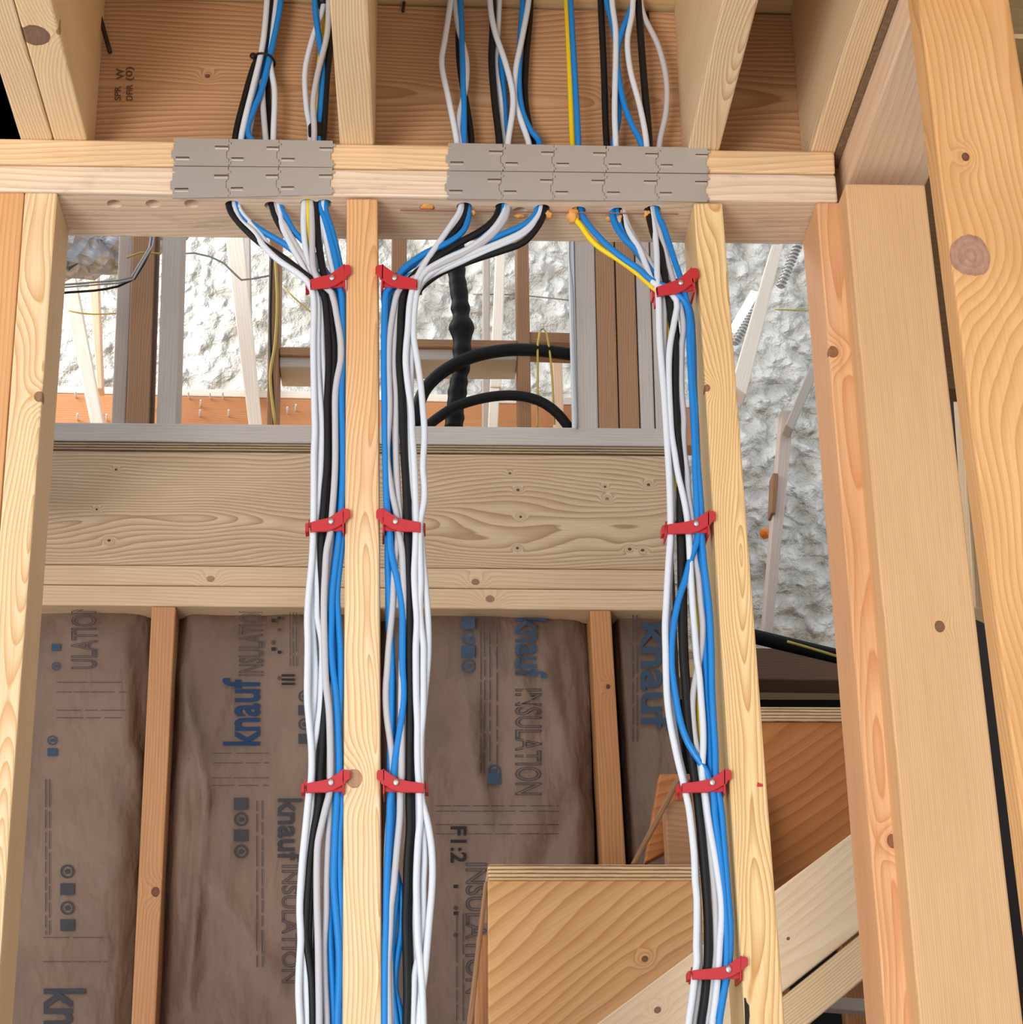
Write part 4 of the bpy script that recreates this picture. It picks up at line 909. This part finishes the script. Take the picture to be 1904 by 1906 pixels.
for i, (x, y) in enumerate(bandnails):
    c = P(x, y, Y=GZ-.006); bm = bmesh.new()
    a = random.uniform(-.3, .3)
    tube(bm, [c+Vector((0, .012, 0)), c+Vector((a*.01, -.012, .012))], .0022, 6); bmesh.ops.recalc_face_normals(bm, faces=bm.faces)
    tag(pmesh('band_nail', bm, m_cw), 'whitish nail tip poking from the orange band board', 'nail', 'nail tips in the orange band board')
# horizontal blocking
board('blocking', [(520, 645), (602, 646), (602, 662), (520, 661)], UY+.26, .09, m_backdark, 'short brown block upstairs left of the centre stud', 'blocking', axis='x')
board('blocking', [(520, 662.5), (602, 663.5), (602, 684), (520, 683)], UY+.27, .09, m_backgrey, 'short lavender-grey block beneath the brown one, left of the centre stud', 'blocking', axis='x')
board('blocking', [(757, 630), (963, 633), (963, 648), (757, 645)], UY+.26, .09, m_backdark, 'long brown block upstairs behind the tubing', 'blocking', axis='x')
board('blocking', [(757, 649), (963, 649.5), (963, 670), (757, 669)], UY+.27, .09, m_backgrey, 'long grey block beneath the brown one behind the tubing', 'blocking', axis='x')
board('blocking', [(984, 617), (1068, 619), (1068, 640), (984, 637)], UY+.26, .09, m_backdark, 'brown block upstairs left of the stud pack', 'blocking', axis='x')
# bright slanted braces
G2 = 'pale braces upstairs'
board('brace', [(414, 395), (449, 395), (488, 800), (464, 800)], GZ-.35, .04, m_white, 'sunlit white brace leaning right, beside the thin dark stud', 'brace', G2, zb=ZD+.013)
board('brace', [(104, 480), (134, 480), (195, 800), (171, 800)], GZ-.35, .04, m_white, 'sunlit white brace leaning in at the far left', 'brace', G2, zb=ZD+.013)
board('brace', [(155, 395), (178, 395), (191, 724), (181, 724)], GZ-.2, .04, wood('w_pk', L(236, 196, 166), L(214, 170, 136), 160, .05, .03, .01, .01, .4, seed=97), 'pinkish slim brace behind the white one at the far left', 'brace', G2)
board('brace', [(926, 395), (943, 395), (933, 720), (912, 720)], GZ-.2, .04, m_white, 'short white brace hanging right of the vertical black tube', 'brace', G2)
board('brace', [(899, 395), (912, 395), (912, 800), (898, 800)], GZ-.1, .04, m_backgrey, 'grey-white upright just right of the vertical black tube', 'brace', G2, zb=ZD+.013)
board('brace', [(441, 395), (464, 395), (470, 726), (455, 726)], GZ-.05, .04, m_backgrey, 'faint grey upright behind the leaning white brace', 'brace', G2)
board('brace', [(912, 722), (930, 722), (926, 800), (908, 800)], GZ-.2, .04, m_white, 'white brace foot below the short hanging brace', 'brace', G2, zb=ZD+.013)
board('brace', [(1028, 660), (1046, 660), (1050, 800), (1032, 800)], GZ-.1, .04, wood('w_pk2', L(226, 196, 166), L(200, 160, 126), 160, .05, .03, .01, .01, .4, seed=99), 'light tan upright left of the stud pack, low down', 'brace', G2, zb=ZD+.013)
# wrapped duct upper left
def duct():
    bm = bmesh.new(); pts = [P(x, y, Y=GZ-.5) for x, y in [(60, 470), (130, 462), (190, 458), (240, 448), (290, 425), (330, 395)]]
    tube(bm, spline(pts, .02), lambda i: .07*(1-.012*i), 24)
    for v in bm.verts: v.co += Vector((0, 0, 1))*noise.noise(v.co*40)*.022+Vector((0, 1, 0))*noise.noise(v.co*33)*.03
    bmesh.ops.recalc_face_normals(bm, faces=bm.faces)
    tag(pmesh('flexible_duct', bm, m_foil), 'crinkled silver-grey wrapped duct upstairs, upper left', 'duct')
duct()
def wire(name, pts, Y, r, mat, label, cat='wire', group='thin wires upstairs'):
    return tubeobj(name, [P(x, y, Y=Y) for x, y in pts], r, mat, label, cat, group, sides=6, step=.02)
m_gw = plain('wire_grey', L(150, 148, 146), .5); m_yw = plain('wire_yellow', L(190, 165, 80), .5)
wire('wire', [(90, 548), (130, 544), (175, 541), (220, 533), (250, 519), (268, 490), (281, 462), (288, 395)], UY-.05, .0026, m_ck, 'black wire sagging at the upper left upstairs')
wire('wire', [(90, 532), (130, 529), (190, 524), (245, 516), (262, 488), (278, 462), (284, 395)], UY-.055, .0022, m_gw, 'upper grey wire of the pair sagging at the upper left')
wire('wire', [(90, 537), (130, 534), (190, 529), (248, 520), (266, 488), (284, 458), (290, 395)], UY-.06, .0018, m_gw, 'lower grey wire of the pair sagging at the upper left')
wire('wire', [(235, 480), (262, 470), (300, 472)], UY-.03, .0022, m_yw, 'short tan wire crossing the brown stud upstairs')
wire('wire', [(340, 472), (362, 471), (392, 478), (417, 490), (435, 508), (449, 521), (470, 519), (502, 513)], UY+.2, .0022, m_gw, 'grey wire looping towards the thin dark stud')
wire('wire', [(128, 578), (150, 583), (175, 585), (222, 583)], UY+.6, .002, m_yw, 'pale yellow wire crossing at the far left')
wire('wire', [(528, 535), (545, 552), (574, 577), (590, 590)], UY+.5, .0018, m_yw, 'yellow wire slanting down towards the first bundle')
wire('wire', [(512, 470), (516, 560), (512, 640), (503, 700), (512, 790)], UY+.23, .003, m_yw, 'yellow-olive wire running down the thin dark stud')
wire('wire', [(506, 470), (503, 600), (506, 700), (510, 790)], UY+.235, .003, m_ck, 'dark wire running down the thin dark stud')
wire('wire', [(1000, 795), (1001, 700), (1001, 640), (1005, 616), (1011, 611), (1017, 620), (1026, 680), (1032, 790)], UY+.1, .0022, m_yw, 'yellow wire looped over in front of the brown block, near the stud pack')
wire('wire', [(1062, 395), (1060, 480), (1066, 540), (1068, 620), (1074, 798)], UY-.01, .0018, m_gw, 'thin grey wire along the left edge of the stud pack')
wire('wire', [(880, 548), (960, 549), (1062, 559)], GZ-.06, .002, m_gw, 'thin grey wire stretched level across the foam')
# black tubing
def tubing(pts, Y, r, label, lump=0., group='black tubing upstairs'):
    sp_ = spline([P(x, y, Y=Y) for x, y in pts], .012 if not lump else .006); bm = bmesh.new(); zb_ = P(860, 612, Y=Y).z
    tube(bm, sp_, lambda i: r*(1+lump*noise.noise(Vector((i*.35, 2, 0)))+(.45*math.exp(-((sp_[i].z-zb_)/.016)**2) if lump else 0)), 14); bmesh.ops.recalc_face_normals(bm, faces=bm.faces)
    return tag(pmesh('black_tube', bm, m_tube), label, 'tube', group)
v_ = tubing([(845, 395), (849, 500), (856, 560), (860, 640), (858, 680), (850, 740), (844, 800)], UY+.16, .0175, 'thick wrapped black tube rising straight up behind the cables', .25)
tubing([(772, 800), (776, 764), (793, 722), (830, 688), (880, 664), (940, 652), (1000, 652), (1067, 660)], UY+.11, .0125, 'upper arc of black tubing ending at the stud pack')
tubing([(780, 806), (812, 780), (850, 756), (900, 741), (945, 736), (985, 740), (1015, 752), (1040, 772), (1062, 800)], UY+.08, .0098, 'lower arc of black tubing bending down behind the bottom plate')

# ------------------------------------------------------------------ right bay: foam, braces, window slit
board('brace', [(1437, 455), (1458, 455), (1389, 735), (1362, 715)], 4.3, .06, m_white, 'pale brace slanting down-left in the right bay', 'brace', 'braces in the right bay')
board('brace', [(1508, 680), (1520, 700), (1476, 800), (1462, 790)], 4.3, .05, m_backgrey, 'grey brace slanting in from the right edge of the right bay', 'brace', 'braces in the right bay')
board('brace', [(1455, 762), (1478, 764), (1437, 1190), (1420, 1188)], 4.35, .05, wood('w_br', L(216, 200, 190), L(188, 168, 156), 160, .05, .03, .01, .01, .35, seed=103, knots=()), 'tall pale upright in the right bay ending at the black pipe', 'brace', 'braces in the right bay')
board('brace', [(1438, 880), (1449, 880), (1444, 955), (1435, 955)], 4.34, .05, m_backdark, 'short brown sliver beside the tall pale upright', 'brace', 'braces in the right bay')
T = NT('window_pane'); T.b.inputs['Emission Color'].default_value = (1, 1, 1, 1); T.b.inputs['Emission Strength'].default_value = 2.2
pane = board('window_1', [(1398, 540), (1412, 543), (1374, 612), (1360, 606)], 4.62, .03, T.m, kind='structure', bev=.001)
def spiral(p0, p1, Y, label):
    a, b = P(*p0, Y=Y), P(*p1, Y=Y); d = (b-a); L_ = d.length; d.normalize(); s_ = d.cross(Vector((0, 1, 0))).normalized(); t_ = d.cross(s_)
    n = 12; pts = [a+d*L_*k/(n*10)+(s_*math.cos(k*.628)+t_*math.sin(k*.628))*.009 for k in range(n*10)]
    bm = bmesh.new(); tube(bm, pts, .0028, 6); tube(bm, [a, b], .008, 10); bmesh.ops.recalc_face_normals(bm, faces=bm.faces)
    tag(pmesh('flexible_conduit', bm, m_steel), label, 'conduit', 'ribbed metal conduit in the right bay')
spiral((1452, 534), (1486, 455), 4.2, 'ribbed metal conduit at the top of the right bay')
spiral((1366, 640), (1406, 575), 4.5, 'ribbed metal conduit under the bright window slit')
wire('wire', [(1442, 576), (1500, 578), (1560, 580)], 4.6, .002, m_yw, 'thin wire crossing the foam of the right bay')
bm = bmesh.new(); bmesh.ops.create_icosphere(bm, subdivisions=2, radius=.014, matrix=Matrix.Translation(P(1424, 993, Y=4.6)))
for v in bm.verts: v.co += v.co.normalized()*.004*noise.noise(v.co*60)
tag(pmesh('orange_cap', bm, plain('orange_cap', L(235, 130, 40), .5)), 'small orange cap stuck in the foam of the right bay', 'cap')
tubeobj('drain_pipe', [P(x, y, Y=4.3) for x, y in [(1330, 1170), (1400, 1184), (1450, 1196), (1560, 1222), (1640, 1240)]], .017, m_tube, 'black pipe lying along the bottom of the foam wall in the right bay', 'pipe')
wire('wire', [(1465, 1194), (1500, 1204), (1560, 1222)], 4.2, .003, m_yw, 'tan wire lying over the black pipe')
board('floor_beam', [(1330, 1204), (1640, 1210), (1640, 1268), (1330, 1264)], 4.5, .1, wood('w_fb', L(120, 92, 70), L(86, 62, 46), 200, .05, .03, .01, .01, .5, seed=105), 'dark brown beam under the foam wall in the right bay', 'beam', axis='x')

# ------------------------------------------------------------------ stairs
def step(name, x0, x1, ytop, ply, ybot, Y, dep, mface, label, zfloor=None, xb0=None, xb1=None):
    """a plywood tread over a wide riser board"""
    tr_ = bpy.data.objects.new(name, None); COL.objects.link(tr_); tr_.location = P((x0+x1)/2, ytop+ply, Y=Y)
    tag(tr_, label, 'stair step', 'stair steps')
    board('tread', [(x0, ytop), (x1, ytop+1), (x1, ytop+ply), (x0, ytop+ply-1)], Y, dep, m_edge, axis='x', parent=tr_, bev=.003)
    xb0 = x0 if xb0 is None else xb0; xb1 = x1 if xb1 is None else xb1
    board('riser', [(x0, ytop+ply+1), (x1, ytop+ply+1), (xb1, ybot), (xb0, ybot)], Y+.006, .038, mface, axis='x', parent=tr_, bev=.0015)
    zt_ = P(x0, ytop+ply, Y=Y).z-.002
    for xx in (lerp(x0, x1, .25), lerp(x0, x1, .9)):
        X_ = P(xx, ytop, Y=Y).x
        box('support', (X_-.03, Y+.2, .0), (X_+.03, Y+.238, zt_), m_kstud, parent=tr_, axis='z')
    return tr_
def mdiag(name, l, d, fr, ax, seed, knots=(), amt=.6, u0=.1):
    """board face whose grain runs along ax"""
    return wood(name, l, d, fr, u0, .03, .03, .03, amt, knots=knots, seed=seed)
def diagboard(o):
    for ch in o.children:
        if ch.name.startswith('riser'):
            at = ch.data.attributes['wood']; a = math.radians(-33)
            for i in range(len(at.data)):
                v = at.data[i].vector; at.data[i].vector = (v.x*math.cos(a)-v.z*math.sin(a), v.y, v.x*math.sin(a)+v.z*math.cos(a))
s1 = step('stair_step', 908, 1400, 1608, 30, 1990, 2.75, .30, wood('w_s1', L(226, 180, 126), L(186, 128, 76), 62, .13, .03, .05, .035, .75, seed=107, knots=[(-.0, .035, .004, L(120, 84, 60))]), 'pale plywood-topped stair step at the lower centre with slanting grain', xb0=910, xb1=1420)
s2 = step('stair_step', 1380, 1640, 1315, 28, 1720, 3.2, .30, wood('w_s2', L(204, 132, 74), L(158, 92, 48), 50, .1, .03, .05, .03, .6, seed=109), 'reddish-brown upper stair step seen right of the third stud')
for s_ in (s1, s2): diagboard(s_)
board('stair_block', [(1237, 1491), (1420, 1493), (1430, 1640), (1245, 1640)], 3.08, .04, wood('w_sb', L(196, 150, 112), L(160, 112, 76), 110, .1, .03, .03, .03, .5, seed=111), 'tan stair block behind the right bundle above the lower step', 'stair block', axis='x')
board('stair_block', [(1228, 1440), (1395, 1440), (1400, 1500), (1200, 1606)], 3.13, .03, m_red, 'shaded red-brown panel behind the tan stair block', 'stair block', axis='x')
board('plywood_strip', [(1262, 1440), (1272, 1443), (1186, 1608), (1174, 1608)], 3.05, .012, m_backdark, 'thin plywood edge slanting down-left above the lower step', 'plywood strip')
board('plywood_strip', [(901, 1640), (909, 1640), (880, 1906), (869, 1906)], 2.77, .02, m_backdark, 'thin plywood edge slanting down beside the lower step', 'plywood strip', zb=1.0)
board('stair_post', [(888, 1740), (912, 1740), (912, 1906), (884, 1906)], 2.85, .04, m_kstud, 'orange-brown post glimpsed left of the lower step', 'post', zb=.02)
def strg(name, pts, Y, mat, label):
    fr = [P(x, y, Y=Y) for x, y in pts]; bk = [p+Vector((0, .038, 0)) for p in fr]
    bm = solid(fr, bk, .003); me = bpy.data.meshes.new(name); bm.to_mesh(me); bm.free()
    wa = (fr[1]-fr[0]); wa.y = 0; wa.normalize(); va = Vector((0, 1, 0)); ua = va.cross(wa); org = sum(fr, Vector())/4
    setwood(me, org, ua, va, wa)
    if callable(mat): mat = mat(lambda x, y, r, c: ((P(x, y, Y=Y)-org).dot(ua), (P(x, y, Y=Y)-org).dot(wa), r, c))
    tag(centre(link(name, me, [mat])), label, 'stringer', 'diagonal stair stringers')
strg('stair_stringer', [(900, 2063), (1690, 1473), (1690, 1660), (900, 2290)], 2.62,
     lambda kn: wood('w_sg1', L(236, 212, 180), L(212, 178, 138), freq=90, u0=.06, v0=.05, tilt=.01, warp=.02, amt=.4, seed=113, knots=[kn(1224, 1880, .004, L(130, 96, 80)), kn(1467, 1747, .002, L(90, 60, 50))]),
     'broad pale stringer climbing diagonally at the lower right')
strg('stair_stringer', [(1250, 2022), (1690, 1666), (1690, 1755), (1250, 2118)], 2.63, m_joist, 'narrower stringer tucked under the broad pale one')
board('blocking', [(1690, 250), (1950, 256), (2000, 728), (1700, 722)], 2.3, .04, wood('w_gb', L(128, 96, 68), L(98, 70, 48), 160, .05, .03, .01, .01, .5, seed=121), 'dark brown board in the upper gap between thick post and nearest upright', 'blocking', axis='x')
# dim boards glimpsed right of the thick post
G3 = 'boards glimpsed between the right-hand posts'
board('far_board', [(1775, 560), (1800, 560), (1850, 1145), (1815, 1130)], 2.6, .04, m_joist, 'slender pale board in the gap beside the thick post', 'board', G3)
board('far_board', [(1780, 1140), (1900, 1155), (1915, 1330), (1790, 1330)], 2.9, .04, m_backgrey, 'grainy grey board end behind the gap, midway down', 'board', G3, axis='x')
board('far_board', [(1790, 1340), (1920, 1345), (1930, 1382), (1800, 1380)], 2.9, .09, m_joist, 'pale block below the grainy grey board end', 'board', G3, axis='x')
board('far_board', [(1800, 1385), (1920, 1388), (1930, 1450), (1805, 1450)], 2.95, .04, m_backdark, 'brown block under the pale block in the gap', 'board', G3, axis='x')
board('far_board', [(1830, 1560), (1960, 1510), (1960, 1570), (1840, 1625)], 2.8, .04, m_joist, 'slanted pale board low in the right-hand gap', 'board', G3, axis='x')
board('far_board', [(1840, 1640), (1960, 1620), (1960, 1660), (1850, 1690)], 2.85, .04, m_backdark, 'dim brown board below the slanted one in the gap', 'board', G3, axis='x')
board('far_board', [(1850, 1790), (1960, 1800), (1970, 1850), (1860, 1840)], 2.9, .04, m_backgrey, 'dark grey board at the very bottom of the right-hand gap', 'board', G3, axis='x')
board('far_board', [(1860, 42), (1990, 46), (1990, 120), (1860, 110)], 2.6, .04, m_backgrey, 'pinkish-grey board end at the upper right corner', 'board', G3, axis='x')
board('far_board', [(1440, 1850), (1640, 1860), (1650, 1885), (1440, 1870)], 3.1, .04, m_backgrey, 'grey board under the stringers at the bottom', 'board', G3, axis='x')
# black marks brushed on the foot of two studs
def mark(pts, Y, label):
    bm = bmesh.new(); prism(bm, [P(x, y, Y=Y) for x, y in pts], Vector((0, .0008, 0)))
    return tag(pmesh('ink_mark', bm, m_ck), label, 'mark')
mark([(1385, 1857), (1388, 1858), (1389, 1864), (1394, 1872), (1395, 1890), (1393, 1915), (1387, 1915), (1386, 1880)], FY-.001, 'black ink stroke near the foot of the pale yellow stud')
mark([(1696, 1863), (1699, 1860), (1702, 1880), (1698, 1910), (1694, 1895)], FY-.001, 'black ink stroke near the foot of the reddish stud')
mark([(1410, 1456), (1420, 1460), (1419, 1464), (1409, 1464)], FY-.001, 'tiny dark red dab at the right edge of the pale yellow stud').data.materials[0] = m_redp
